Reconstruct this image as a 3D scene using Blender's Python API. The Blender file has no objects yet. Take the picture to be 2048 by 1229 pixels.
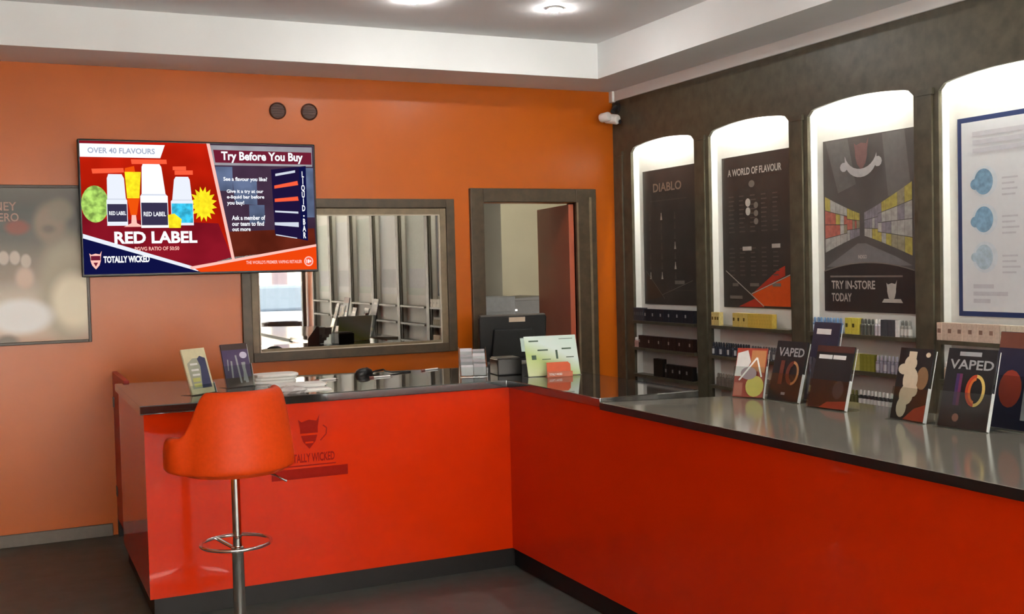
import bpy, math, random
from mathutils import Vector, Matrix
random.seed(7)
sc = bpy.context.scene
COL = sc.collection
PI = math.pi

# ------------------------------------------------------------------ camera
YAW, PITCH, ROLL, FPX, EYE = 0.43558, -0.03679, -0.02473, 2191.8, 1.6
fw = Vector((math.sin(YAW)*math.cos(PITCH), math.cos(YAW)*math.cos(PITCH), math.sin(PITCH)))
rt = Vector((math.cos(YAW), -math.sin(YAW), 0.0)); up = rt.cross(fw)
cr, sr = math.cos(ROLL), math.sin(ROLL)
rt, up = cr*rt + sr*up, -sr*rt + cr*up
cam_d = bpy.data.cameras.new('camera'); cam = bpy.data.objects.new('camera', cam_d); COL.objects.link(cam)
cam_d.sensor_fit = 'HORIZONTAL'; cam_d.sensor_width = 36.0; cam_d.lens = FPX/2048*36.0
cam_d.clip_start = 0.05; cam_d.clip_end = 200
M = Matrix((rt, up, -fw)).transposed().to_4x4(); M.translation = Vector((0, 0, EYE))
cam.matrix_world = M
sc.camera = cam

# ------------------------------------------------------------------ view, world, large lights
sc.view_settings.view_transform = 'Standard'; sc.view_settings.look = 'None'
sc.view_settings.exposure = 0.22; sc.view_settings.gamma = 1.0
sc.view_settings.use_curve_mapping = False
w = bpy.data.worlds.new('overcast_sky'); sc.world = w; w.use_nodes = True
bgn = w.node_tree.nodes['Background']
bgn.inputs[0].default_value = (0.86, 0.94, 1.0, 1); bgn.inputs[1].default_value = 3.4
pd = bpy.data.lights.new('shopfront_portal', 'AREA'); pd.shape = 'RECTANGLE'; pd.size = 6.8; pd.size_y = 2.6
pd.cycles.is_portal = True
po = bpy.data.objects.new('shopfront_portal', pd); COL.objects.link(po)
po.location = (0.8, -2.36, 1.35); po.rotation_euler = (PI/2, 0, PI)   # faces +Y, into the room
sd = bpy.data.lights.new('sun', 'SUN'); sd.energy = 60.0; sd.angle = .02; sd.color = (1., .97, .93)
so = bpy.data.objects.new('sun', sd); COL.objects.link(so); so.rotation_euler = (math.radians(-32), 0, math.radians(14))   # stands behind the shop, lights the street
LAMP_W = 12.0         # each ceiling downlight
STRIP_E = 400.0       # emission of the bay light strips

# ------------------------------------------------------------------ materials
def lin(c):
    if isinstance(c, str):
        c = [int(c[i:i+2], 16)/255 for i in (0, 2, 4)]
        return tuple(x/12.92 if x <= .04045 else ((x+.055)/1.055)**2.4 for x in c)
    return tuple(c)
MATS = {}
def mat(name, col, rough=.6, metal=0., var=.06, scale=30., bump=0., coat=0., spec=.5, ior=1.45):
    if name in MATS: return MATS[name]
    m = bpy.data.materials.new(name); m.use_nodes = True; nt = m.node_tree; b = nt.nodes['Principled BSDF']
    c = lin(col)
    tc = nt.nodes.new('ShaderNodeTexCoord'); nz = nt.nodes.new('ShaderNodeTexNoise')
    nz.inputs['Scale'].default_value = scale; nz.inputs['Detail'].default_value = 3
    nt.links.new(tc.outputs['Object'], nz.inputs['Vector'])
    rp = nt.nodes.new('ShaderNodeValToRGB'); e = rp.color_ramp.elements
    e[0].position, e[1].position = .3, .7
    e[0].color = (*[x*(1-var) for x in c], 1); e[1].color = (*[min(1, x*(1+var)) for x in c], 1)
    nt.links.new(nz.outputs['Fac'], rp.inputs[0]); nt.links.new(rp.outputs[0], b.inputs['Base Color'])
    b.inputs['Roughness'].default_value = rough; b.inputs['Metallic'].default_value = metal
    b.inputs['Coat Weight'].default_value = coat; b.inputs['Coat Roughness'].default_value = .03
    b.inputs['Specular IOR Level'].default_value = spec; b.inputs['IOR'].default_value = ior
    if bump:
        bp = nt.nodes.new('ShaderNodeBump'); bp.inputs['Strength'].default_value = bump; bp.inputs['Distance'].default_value = .002
        nt.links.new(nz.outputs['Fac'], bp.inputs['Height']); nt.links.new(bp.outputs[0], b.inputs['Normal'])
    MATS[name] = m; return m
def emit(name, col, s=1.0, var=0.0, scale=6.):
    if name in MATS: return MATS[name]
    m = bpy.data.materials.new(name); m.use_nodes = True; nt = m.node_tree; nt.nodes.clear()
    o = nt.nodes.new('ShaderNodeOutputMaterial'); e = nt.nodes.new('ShaderNodeEmission'); c = lin(col)
    e.inputs[0].default_value = (*c, 1); e.inputs[1].default_value = s
    if var:
        tc = nt.nodes.new('ShaderNodeTexCoord'); nz = nt.nodes.new('ShaderNodeTexNoise'); nz.inputs['Scale'].default_value = scale
        nt.links.new(tc.outputs['Object'], nz.inputs['Vector'])
        rp = nt.nodes.new('ShaderNodeValToRGB'); el = rp.color_ramp.elements
        el[0].position, el[1].position = .35, .65
        el[0].color = (*[x*(1-var) for x in c], 1); el[1].color = (*[x*(1+var) for x in c], 1)
        nt.links.new(nz.outputs['Fac'], rp.inputs[0]); nt.links.new(rp.outputs[0], e.inputs[0])
    nt.links.new(e.outputs[0], o.inputs[0]); MATS[name] = m; return m
def clear(name, tint=(1, 1, 1), gl=.10, rough=.03):
    """thin clear sheet: see-through with a Fresnel sheen"""
    if name in MATS: return MATS[name]
    m = bpy.data.materials.new(name); m.use_nodes = True; nt = m.node_tree; nt.nodes.clear()
    o = nt.nodes.new('ShaderNodeOutputMaterial'); mx = nt.nodes.new('ShaderNodeMixShader')
    t = nt.nodes.new('ShaderNodeBsdfTransparent'); g = nt.nodes.new('ShaderNodeBsdfGlossy'); f = nt.nodes.new('ShaderNodeFresnel')
    ad = nt.nodes.new('ShaderNodeMath'); ad.operation = 'ADD'; ad.use_clamp = True; ad.inputs[1].default_value = gl
    t.inputs[0].default_value = (*tint, 1); g.inputs['Roughness'].default_value = rough; f.inputs[0].default_value = 1.45
    ge = nt.nodes.new('ShaderNodeNewGeometry'); iv = nt.nodes.new('ShaderNodeMath'); iv.operation = 'SUBTRACT'; iv.inputs[0].default_value = 1.
    mu = nt.nodes.new('ShaderNodeMath'); mu.operation = 'MULTIPLY'
    nt.links.new(ge.outputs['Backfacing'], iv.inputs[1]); nt.links.new(f.outputs[0], ad.inputs[0])
    nt.links.new(ad.outputs[0], mu.inputs[0]); nt.links.new(iv.outputs[0], mu.inputs[1]); nt.links.new(mu.outputs[0], mx.inputs[0])
    nt.links.new(t.outputs[0], mx.inputs[1]); nt.links.new(g.outputs[0], mx.inputs[2]); nt.links.new(mx.outputs[0], o.inputs[0])
    MATS[name] = m; return m

M_WALL = mat('orange_paint', (.50, .105, .003), .31, var=.05, scale=3.0, bump=.05)
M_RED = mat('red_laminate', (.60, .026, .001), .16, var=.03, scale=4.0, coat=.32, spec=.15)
M_RED_SHADE = mat('shaded_red_laminate', (.36, .009, .002), .4, var=.03)  # counter red darkened: the gate's shade is put into the colour
M_WHITE = mat('white_plaster', (.80, .82, .82), .7, var=.03, scale=2.0)
M_CEIL = mat('ceiling_plaster', (.80, .80, .80), .75, var=.03, scale=2.0)
M_FLOOR = mat('dark_vinyl_floor', (.072, .088, .080), .45, var=.18, scale=9.0, bump=.05)
M_SKIRT = mat('grey_skirting', (.16, .145, .12), .5)
M_PLINTH = mat('black_plinth', (.006, .005, .005), .5)
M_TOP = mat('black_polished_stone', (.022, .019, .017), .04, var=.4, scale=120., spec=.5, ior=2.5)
M_TOP2 = mat('grey_reflection_stone', (.20, .187, .152), .12, var=.15, scale=120., spec=.5, ior=2.5)  # grey mirrored from the shelf panels is put into the base colour
M_WOOD = mat('dark_olive_wood', (.074, .066, .043), .38, var=.25, scale=14., bump=.08)
M_FRAME = mat('brown_timber_frame', (.070, .048, .026), .4, var=.2, scale=20.)
M_FRAME2 = mat('light_brown_trim', (.20, .15, .09), .45, var=.15, scale=20.)
M_BLACK = mat('black_plastic', (.008, .008, .008), .35)
M_DGREY = mat('dark_grey_plastic', (.03, .03, .032), .4)
M_PANEL = mat('white_bay_panel', (.66, .67, .63), .55, var=.02)
M_CREAM = mat('cream_paint', (.33, .30, .20), .7, var=.04, scale=3.)
M_PARTITION_SHADE = mat('shaded_partition_paint', (.20, .175, .12), .7, var=.05, scale=3.)  # shade on the partition is painted in as a darker wall colour
M_DOOR = mat('red_brown_door', (.50, .115, .055), .2, var=.05, scale=3.)
M_CHROME = mat('chrome', (.78, .77, .74), .09, 1.0, var=.02)
M_LEATHER = mat('red_orange_leatherette', (.60, .050, .003), .5, var=.06, scale=60., bump=.12, spec=.25)
M_MIRROR = mat('reflective_pane', (.40, .375, .335), .015, 1.0, var=.01, scale=.5)
M_CLEAR = clear('clear_acrylic', (.93, .96, .95), .07, .05)
M_GLASS = clear('shop_glass', (.97, .98, .98), .02, .01)
M_PAPER = mat('white_paper', (.90, .90, .87), .7, var=.02)

# ------------------------------------------------------------------ mesh helpers
class MB:
    def __init__(s): s.v = []; s.f = []
    def add(s, vs, fs):
        n = len(s.v); s.v += [tuple(p) for p in vs]; s.f += [[i+n for i in q] for q in fs]; return s
    def box(s, x0, x1, y0, y1, z0, z1):
        vs = [(x, y, z) for x in (x0, x1) for y in (y0, y1) for z in (z0, z1)]
        return s.add(vs, [(0, 1, 3, 2), (4, 6, 7, 5), (0, 4, 5, 1), (2, 3, 7, 6), (0, 2, 6, 4), (1, 5, 7, 3)])
    def prism(s, pts, z0, z1):                       # polygon (counter-clockwise) in xy, extruded along z
        n = len(pts); vs = [(x, y, z0) for x, y in pts] + [(x, y, z1) for x, y in pts]
        fs = [list(range(n))[::-1], list(range(n, 2*n))] + [(i, (i+1) % n, n+(i+1) % n, n+i) for i in range(n)]
        return s.add(vs, fs)
    def slab(s, pts, y0, y1):                        # polygon in xz, extruded along y
        n = len(pts); vs = [(x, y0, z) for x, z in pts] + [(x, y1, z) for x, z in pts]
        fs = [list(range(n)), list(range(n, 2*n))[::-1]] + [((i+1) % n, i, n+i, n+(i+1) % n) for i in range(n)]
        return s.add(vs, fs)
    def lathe(s, prof, n=24, c=(0, 0, 0)):           # (r, z) from bottom to top
        vs = []; fs = []
        for r, z in prof:
            vs += [(c[0]+r*math.cos(2*PI*k/n), c[1]+r*math.sin(2*PI*k/n), c[2]+z) for k in range(n)]
        for j in range(len(prof)-1):
            fs += [(j*n+k, j*n+(k+1) % n, (j+1)*n+(k+1) % n, (j+1)*n+k) for k in range(n)]
        m = (len(prof)-1)*n
        fs += [list(range(n))[::-1], list(range(m, m+n))]
        return s.add(vs, fs)
    def tube(s, path, r, n=10, closed=False):
        P = [Vector(p) for p in path]; k = len(P); vs = []; fs = []
        for i, p in enumerate(P):
            a = P[(i-1) % k] if closed or i > 0 else p; b = P[(i+1) % k] if closed or i < k-1 else p
            d = (b-a).normalized(); h = Vector((0, 0, 1)) if abs(d.z) < .9 else Vector((1, 0, 0))
            u = d.cross(h).normalized(); q = u.cross(d)
            vs += [p + r*(math.cos(2*PI*j/n)*u + math.sin(2*PI*j/n)*q) for j in range(n)]
        for i in range(k if closed else k-1):
            j2 = (i+1) % k
            fs += [(i*n+j, i*n+(j+1) % n, j2*n+(j+1) % n, j2*n+j) for j in range(n)]
        if not closed: fs += [list(range(n))[::-1], list(range((k-1)*n, k*n))]
        return s.add(vs, fs)
    def poly(s, pts, y=0.):                          # flat print in the local xz plane facing -y
        return s.add([(x, y, z) for x, z in pts], [list(range(len(pts)))])
    def mesh(s, name):
        me = bpy.data.meshes.new(name); me.from_pydata(s.v, [], s.f); me.update(); return me
def obj(name, mb, m, parent=None, smooth=False, bevel=0., loc=None, rot=None):
    me = mb.mesh(name) if isinstance(mb, MB) else mb
    if m and not me.materials: me.materials.append(m)
    o = bpy.data.objects.new(name, me); COL.objects.link(o)
    if parent: o.parent = parent
    if loc: o.location = loc
    if rot: o.rotation_euler = rot
    if smooth:
        for p in me.polygons: p.use_smooth = True
        md = o.modifiers.new('edge', 'EDGE_SPLIT'); md.split_angle = math.radians(38)
    if bevel:
        md = o.modifiers.new('bevel', 'BEVEL'); md.width = bevel; md.segments = 2; md.limit_method = 'ANGLE'
    return o
def tag(o, label=None, cat=None, group=None, kind=None):
    for k, v in (('label', label), ('category', cat), ('group', group), ('kind', kind)):
        if v: o[k] = v
    return o
def thing(name, label, cat, loc=(0, 0, 0), rz=0., group=None, rx=0.):
    o = bpy.data.objects.new(name, None); COL.objects.link(o); o.empty_display_size = .05
    o.location = loc; o.rotation_euler = (rx, 0, rz)
    return tag(o, label, cat, group)
def struct(name, mb, m, **k):
    return tag(obj(name, mb, m, **k), kind='structure')
def copy_tree(root, loc, rz, label=None):
    r = root.copy(); COL.objects.link(r); r.location = loc; r.rotation_euler = (0, 0, rz)
    if label: r['label'] = label
    for ch in list(root.children):
        c = ch.copy(); COL.objects.link(c); c.parent = r
        for g in list(ch.children):
            d = g.copy(); COL.objects.link(d); d.parent = c
    return r
LAY = .0007
def rect(x0, z0, x1, z1): return [(x0, z0), (x1, z0), (x1, z1), (x0, z1)]
def ell(cx, cz, rx, rz, n=24, a0=0., a1=2*PI):
    full = abs(a1-a0-2*PI) < 1e-6; k = n if full else n-1
    return [(cx+rx*math.cos(a0+(a1-a0)*i/k), cz+rz*math.sin(a0+(a1-a0)*i/k)) for i in range(n)]
def line(p, q, wd):
    d = Vector((q[0]-p[0], q[1]-p[1])).normalized(); n = Vector((-d.y, d.x))*wd/2
    return [(p[0]-n.x, p[1]-n.y), (q[0]-n.x, q[1]-n.y), (q[0]+n.x, q[1]+n.y), (p[0]+n.x, p[1]+n.y)]
def prt(parent, name, polys, m, lay=1, base=0.):
    if len(polys) > 14:                              # specks too small to pick apart
        mb = MB()
        for k, p in enumerate(polys): mb.poly(p, base-lay*LAY-(k % 5)*.00006)
        return tag(obj(name, mb, m, parent), kind='stuff')
    for k, p in enumerate(polys): o = obj(name, MB().poly(p, base-lay*LAY-k*.00005), m, parent)
    return o
TXT = {}
def text(parent, name, body, x0, z0, x1, z1, m, lay=2, base=0., bold=0.01, slant=0., vertical=False):
    """lettering fitted to the box x0..x1, z0..z1 of the local xz plane"""
    key = (body, bold)
    if key not in TXT:
        cu = bpy.data.curves.new('lettering', 'FONT'); cu.body = body; cu.offset = bold; cu.resolution_u = 3
        if vertical: cu.align_x = 'CENTER'; cu.space_line = .82
        o = bpy.data.objects.new('lettering', cu); COL.objects.link(o); bpy.context.view_layer.update()
        me = bpy.data.meshes.new_from_object(o.evaluated_get(bpy.context.evaluated_depsgraph_get()))
        TXT[key] = ([tuple(v.co) for v in me.vertices], [list(p.vertices) for p in me.polygons])
        bpy.data.objects.remove(o); bpy.data.meshes.remove(me)
    vs, fs = TXT[key]
    xa, xb = min(v[0] for v in vs), max(v[0] for v in vs); ya, yb = min(v[1] for v in vs), max(v[1] for v in vs)
    out = []
    for v in vs:
        s, t = (v[0]-xa)/(xb-xa), (v[1]-ya)/(yb-ya)
        out.append((x0+s*(x1-x0)+slant*t*(z1-z0), base-lay*LAY, z0+t*(z1-z0)))
    return obj(name, MB().add(out, fs), m, parent)

# ------------------------------------------------------------------ room shell
XL, XF, XW = -2.6, 4.20, 4.29        # left wall, face of the shelving, right wall
YB, YS = 7.16, -2.4                  # back wall, shopfront
ZS, ZC = 2.887, 3.129                # soffit, tray ceiling
struct('floor', MB().box(XL-.15, 5.7, YS-.1, 9.5, -.1, 0), M_FLOOR)
struct('ceiling', MB().box(XL-.15, 5.7, YS-.1, 9.5, ZC, ZC+.1), M_CEIL)
struct('trim_1', MB().box(XL, XW, 6.667, YB, ZS, ZC).box(3.803, XW, YS, 6.667, ZS, ZC)
       .box(XL, -1.9, YS, 6.667, ZS, ZC).box(-1.9, 3.803, YS, -1.7, ZS, ZC), M_WHITE)
tag(bpy.data.objects['trim_1'], 'white dropped soffit border around the raised tray ceiling')
struct('trim_2', MB().box(XF-.012, XW, YS, YB-.002, 2.812, ZS).box(XF-.03, XW, YB-.055, YB-.002, 2.806, ZS), M_WHITE, bevel=.004)
for x0, x1, z0 in ((XL-.15, 3.118, 0), (3.862, XW+.15, 0), (3.118, 3.862, 2.06)): struct('wall_back', MB().box(x0, x1, YB, YB+.12, z0, ZC), M_WALL)
struct('wall_right', MB().box(XW, XW+.15, YS-.1, YB, 0, ZC), M_WALL)
struct('wall_left', MB().box(XL-.15, XL, YS-.1, YB, 0, ZC), M_WALL)
struct('baseboard_back', MB().box(XL, .57, YB-.018, YB, 0, .075), M_SKIRT, bevel=.003)

# shopfront behind the viewer
sf = struct('window_2', MB().box(XL-.15, XW+.15, YS-.1, YS, 2.66, ZC), M_FRAME)
for x in (XL+.03, -.9, .8, 2.5, XW-.05):
    obj('mullion', MB().box(x-.03, x+.03, YS-.08, YS-.01, .1, 2.66), M_FRAME, sf)
obj('bottom_rail', MB().box(XL-.1, XW+.1, YS-.08, YS-.01, 0, .1), M_FRAME, sf)
xs = [XL+.06, -.93, -.87, .77, .83, 2.47, 2.53, XW-.08]
for i in range(0, 8, 2):
    obj('pane', MB().box(xs[i], xs[i+1], YS-.05, YS-.044, .1, 2.66), M_GLASS, sf)
# street outside, seen mirrored in the reflective window
struct('pavement', MB().box(-20, 26, -16, YS-.1, -.16, -.1), mat('pavement', (.62, .60, .56), .8, scale=2.))
tag(bpy.data.objects['pavement'], 'pale street paving outside the shopfront')
hs = thing('street_building', 'pale pilastered building across the street, seen mirrored', 'building', (5.2, -13, -.1))
obj('facade', MB().box(-9, 9, -.4, 0, 0, 7), mat('pale_render', (.62, .54, .42), .8), hs)
for i in range(16):
    obj('pilaster', MB().box(-8.6+i*1.12, -8.2+i*1.12, 0, .25, 0, 7), mat('white_render', (.8, .76, .74), .8), hs)
for i in range(15):
    obj('window_glass', MB().box(-8.05+i*1.12, -7.65+i*1.12, 0, .04, 1.0, 3.0), mat('dark_window', (.12, .10, .12), .2), hs)
cr_ = thing('parked_car', 'grey-blue parked car outside, seen mirrored', 'car', (4.9, -8.0, -.1))
obj('body', MB().slab([(-2, .25), (2, .25), (2.05, .75), (1.2, .92), (-1.9, .95), (-2.05, .6)], -.85, .85), mat('car_blue', (.25, .30, .38), .3), cr_, bevel=.05)
obj('cabin', MB().slab([(-1.7, .93), (1.15, .93), (.5, 1.45), (-1.2, 1.45)], -.75, .75), mat('car_glass', (.10, .13, .17), .15), cr_, bevel=.06)
for x in (-1.25, 1.25):
    for y in (-.8, .8):
        obj('wheel', MB().lathe([(.2, -.1), (.31, -.09), (.31, .09), (.2, .1)], 20), M_BLACK, cr_, loc=(x, y, .31), rot=(PI/2, 0, 0))

# room behind the doorway
struct('wall_room', MB().box(2.4, 5.6, 9.3, 9.4, 0, ZC), M_CREAM)
struct('wall_partition', MB().box(2.4, 3.735, 8.2, 8.32, 0, ZC).box(2.4, 2.5, YB+.12, 8.2, 0, ZC).box(5.5, 5.6, YB+.12, 9.3, 0, ZC), M_PARTITION_SHADE)
dl = thing('door_leaf', 'glossy red-brown door leaf standing open in the doorway', 'door', (3.838, YB+.012, 0), 1.43)
obj('leaf', MB().box(0, .74, -.02, .02, .01, 2.05), M_DOOR, dl, bevel=.003)
hd = obj('handle_plate', MB().box(.64, .68, -.028, -.02, .95, 1.13), M_CHROME, dl)
obj('lever', MB().tube([(.66, -.028, 1.06), (.66, -.065, 1.06), (.55, -.068, 1.06)], .008), M_CHROME, hd)
fc = thing('storage_cabinet', 'dark grey cabinet in the room behind the doorway', 'cabinet', (4.02, 8.95, 0))
obj('body', MB().slab([(-.34, 0), (.34, 0), (.34, 1.335), (-.34, 1.305)], -.22, .22), mat('slate', (.10, .088, .07), .5), fc, bevel=.008)
for z in (.05, .48, .91):
    d_ = obj('drawer', MB().box(-.32, .32, -.232, -.22, z, z+.39), mat('slate2', (.085, .075, .06), .5), fc, bevel=.004)
    obj('handle', MB().box(-.08, .08, -.25, -.232, z+.3, z+.315), M_CHROME, d_)
bx = thing('storage_box_unit', 'pale blue-grey box unit against the shaded partition', 'cabinet', (3.52, 8.0, 0))
obj('body', MB().box(-.16, .16, -.16, .16, 0, 1.365), mat('pale_grey_board', (.40, .43, .42), .6), bx, bevel=.006)
obj('door', MB().box(-.145, .145, -.168, -.16, .05, 1.25), mat('pale_grey_door', (.36, .39, .38), .6), bx, bevel=.003)
def downlight(x, y, z, label, watts, col=(1., .97, .93)):
    t = thing('downlight', label, 'light', (x, y, z), 0, 'ceiling downlights')
    ring = MB(); n = 24
    for r0, r1, za, zb in ((.050, .050, 0, -.008), (.050, .036, -.008, -.012), (.036, .036, -.012, .0)):
        a = [(r0*math.cos(2*PI*k/n), r0*math.sin(2*PI*k/n), za) for k in range(n)]
        b = [(r1*math.cos(2*PI*k/n), r1*math.sin(2*PI*k/n), zb) for k in range(n)]
        ring.add(a+b, [(k, (k+1) % n, n+(k+1) % n, n+k) for k in range(n)])
    obj('bezel', ring, mat('white_bezel', (.8, .8, .8), .35), t)
    obj('lamp', MB().lathe([(.010, -.026), (.022, -.023), (.030, -.014), (.033, -.006), (.033, -.002)], 24), emit('lamp_glow_%g' % watts, col, watts/(PI*.0060)), t, smooth=True)
    return t
LAMPS = [(2.18, 5.90, 'near the back wall, left of the pair'), (3.04, 5.83, 'near the back wall, right of the pair'),
         (2.18, 3.55, 'above the middle of the shop, left of its pair, added unseen'), (3.04, 3.55, 'above the middle of the shop, right of its pair, added unseen'),
         (2.18, 1.25, 'above the viewer, added unseen'), (2.18, -.9, 'by the shopfront, added unseen')]  # only the back pair is visible; the others are added for their light
for x, y, lb in LAMPS: downlight(x, y, ZC, 'small round ceiling downlight '+lb, LAMP_W)
downlight(4.5, 8.75, ZC, 'small round ceiling downlight in the room behind the doorway', 7, (1., .9, .7))

# ------------------------------------------------------------------ back wall: reflective window, door frame
wf = tag(obj('window_1', MB().box(1.513, 2.780, YB-.012, YB-.004, 1.08, 1.975), M_MIRROR), kind='structure')
wf['label'] = 'large reflective window pane in a brown timber frame'
def frame(parent, name, x0, x1, z0, z1, wd, y0, y1, m, bevel=.004, sides='LRTB'):
    if 'L' in sides: obj(name, MB().box(x0, x0+wd, y0, y1, z0, z1), m, parent, bevel=bevel)
    if 'R' in sides: obj(name, MB().box(x1-wd, x1, y0, y1, z0, z1), m, parent, bevel=bevel)
    if 'T' in sides: obj(name, MB().box(x0+wd, x1-wd, y0, y1, z1-wd, z1), m, parent, bevel=bevel)
    if 'B' in sides: obj(name, MB().box(x0+wd, x1-wd, y0, y1, z0, z0+wd), m, parent, bevel=bevel)
frame(wf, 'outer_frame', 1.404, 2.893, 1.018, 2.083, .062, YB-.030, YB-.001, M_FRAME)
frame(wf, 'inner_frame', 1.466, 2.831, 1.055, 2.020, .047, YB-.020, YB-.001, M_FRAME2)
frame(wf, 'glazing_bead', 1.5125, 2.7805, 1.0795, 1.9755, .006, YB-.026, YB-.012, mat('pale_bead', (.55, .48, .38), .4), bevel=0)
df = struct('door_1', MB().box(3.016, 3.118, YB-.03, YB+.12, 0, 2.161).box(3.862, 4.03, YB-.03, YB+.12, 0, 2.161).box(3.118, 3.862, YB-.03, YB+.12, 2.062, 2.161), M_FRAME, bevel=.005)
df['label'] = 'brown timber door frame around the open doorway'
obj('stop_strip', MB().box(3.86, 3.875, YB-.036, YB-.03, 0, 2.06).box(3.965, 3.985, YB-.038, YB-.03, 0, 2.1), M_FRAME2, df)

# ------------------------------------------------------------------ counter
pl = .10
cu1 = thing('counter_unit', 'glossy red counter front under the television, with a printed emblem', 'counter', (.57, 5.265, 0))
obj('front_panel', MB().box(0, 1.85, 0, .02, pl, .962), M_RED, cu1)
obj('side_panel', MB().box(0, .02, .02, 1.19, pl, .962), M_RED, cu1)
obj('back_panel', MB().box(.02, 1.85, .90, .92, pl, .962), M_RED, cu1)
obj('plinth', MB().box(.02, 1.87, .02, 1.17, 0, pl), M_PLINTH, cu1)
cu2 = thing('counter_unit', 'long glossy red counter side running under the leaflet stands', 'counter', (2.42, 5.265, 0))
obj('front_panel', MB().box(0, .02, -3.64, 0, pl, .948).box(0, .02, -.99, 0, .948, .962), M_RED, cu2)
obj('back_panel', MB().box(.46, .48, -.97, .9, pl, .948).box(.46, .48, -.97, .9, .948, .962), M_RED, cu2)
obj('rear_panel', MB().box(.90, .92, -3.64, -1.01, pl, .925), M_RED, cu2)
obj('end_panel', MB().box(.02, .90, -3.64, -3.62, pl, .925), M_RED, cu2)
obj('plinth', MB().box(.02, .90, -3.62, -1.01, 0, pl).box(.02, .46, -1.01, .02, 0, pl), M_PLINTH, cu2)
# printed emblem on the left front
M_LOGO = mat('dark_red_print', (.27, .006, .001), .5, spec=.1)
ex, ez = .768, .0
def shield(cx, cz, s):
    return [(cx-.5*s, cz+.55*s), (cx-.42*s, cz+.12*s), (cx-.42*s, cz-.1*s), (cx-.3*s, cz-.5*s), (cx, cz-.85*s), (cx+.3*s, cz-.5*s), (cx+.42*s, cz-.1*s),
            (cx+.42*s, cz+.12*s), (cx+.52*s, cz+.75*s), (cx+.36*s, cz+.45*s), (cx, cz+.52*s), (cx-.34*s, cz+.42*s)]
prt(cu1, 'printed_emblem', [shield(ex, .822, .105), line((ex+.055, .77), (ex+.085, .80), .006), line((ex+.085, .80), (ex+.088, .83), .006), line((ex+.088, .83), (ex+.070, .845), .006)], M_LOGO, 2)
prt(cu1, 'printed_emblem_band', [rect(ex-.045, .800, ex+.045, .810), line((ex-.02, .765), (ex+.02, .765), .008)], M_RED, 3)
text(cu1, 'printed_lettering', 'TOTALLY WICKED', ex-.125, .668, ex+.125, .712, M_LOGO, 2, bold=.03)
prt(cu1, 'printed_bar', [rect(ex-.19, .590, ex+.19, .640), rect(ex-.13, .650, ex+.13, .656)], M_LOGO, 2)
# gate closing the gap to the wall
gt = thing('counter_gate', 'shaded red gate panel between the counter end and back wall', 'gate', (.60, 6.47, 0))
obj('panel', MB().box(0, .03, 0, .68, .10, 1.015), M_RED_SHADE, gt, bevel=.004)
obj('hinge', MB().box(-.004, 0, .61, .67, .25, .31).box(-.004, 0, .61, .67, .80, .86), M_DGREY, gt)
obj('foot_post', MB().box(0, .03, .62, .68, 0, .10), M_PLINTH, gt)
# worktops
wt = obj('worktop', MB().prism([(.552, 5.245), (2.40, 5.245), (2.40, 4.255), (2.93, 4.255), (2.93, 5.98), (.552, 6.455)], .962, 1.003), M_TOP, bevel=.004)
tag(wt, 'black polished L-shaped worktop holding the papers and till screen', 'worktop')
TILT = .030
wt2 = thing('worktop', 'reflective worktop, its grey reflection painted in, under the row of leaflet stands', 'worktop', (2.40, 1.6, .985))
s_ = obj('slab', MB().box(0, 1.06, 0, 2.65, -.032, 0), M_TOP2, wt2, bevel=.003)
s_.rotation_euler = (0, TILT, 0)
obj('edge_strip', MB().box(-.0025, 0.0, 0, 2.65, -.032, -.001), M_PLINTH, s_)
def ztop2(x): return .985-math.tan(TILT)*(x-2.40)

# ------------------------------------------------------------------ arched shelf bays
W, PER, L0 = .802, .966, 6.907
NB = 9
bay_names = ['first arched shelf bay, beside the orange back wall', 'second arched shelf bay from the orange wall', 'third arched shelf bay from the orange wall',
             'fourth arched shelf bay, with the blue-bordered notice'] + ['%s arched shelf bay from the orange wall, beyond the picture edge' % s for s in ('fifth', 'sixth', 'seventh', 'eighth', 'ninth')]
def arch_z(t):
    z = 2.440+.034*(1-(2*t-1)**2); e = min(t, 1-t)*W
    if e < .05: z -= .028*(1-e/.05)**2
    return z
def header():
    n = 24; hw = (PER-W)/2; top = 2.812; vs = []; fs = []
    xsn = [W*i/n for i in range(n+1)]
    for y in (0, .02):
        for x in xsn: vs.append((x, y, arch_z(x/W)))
        for x in xsn: vs.append((x, y, top))
    k = n+1
    for i in range(n):
        fs += [(i, i+1, k+i+1, k+i), (2*k+i+1, 2*k+i, 3*k+i, 3*k+i+1), (i+1, i, 2*k+i, 2*k+i+1)]
    return MB().add(vs, fs)
def stile(x0, x1): return MB().box(x0, x1, 0, .09, 0, 2.812)
hw = (PER-W)/2
SH = [1.187, .992, .797, .600, .40]
bay_mesh = None
M_STRIP = emit('bay_lamp_glow', (1., .95, .84), STRIP_E)
bays = []
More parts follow.
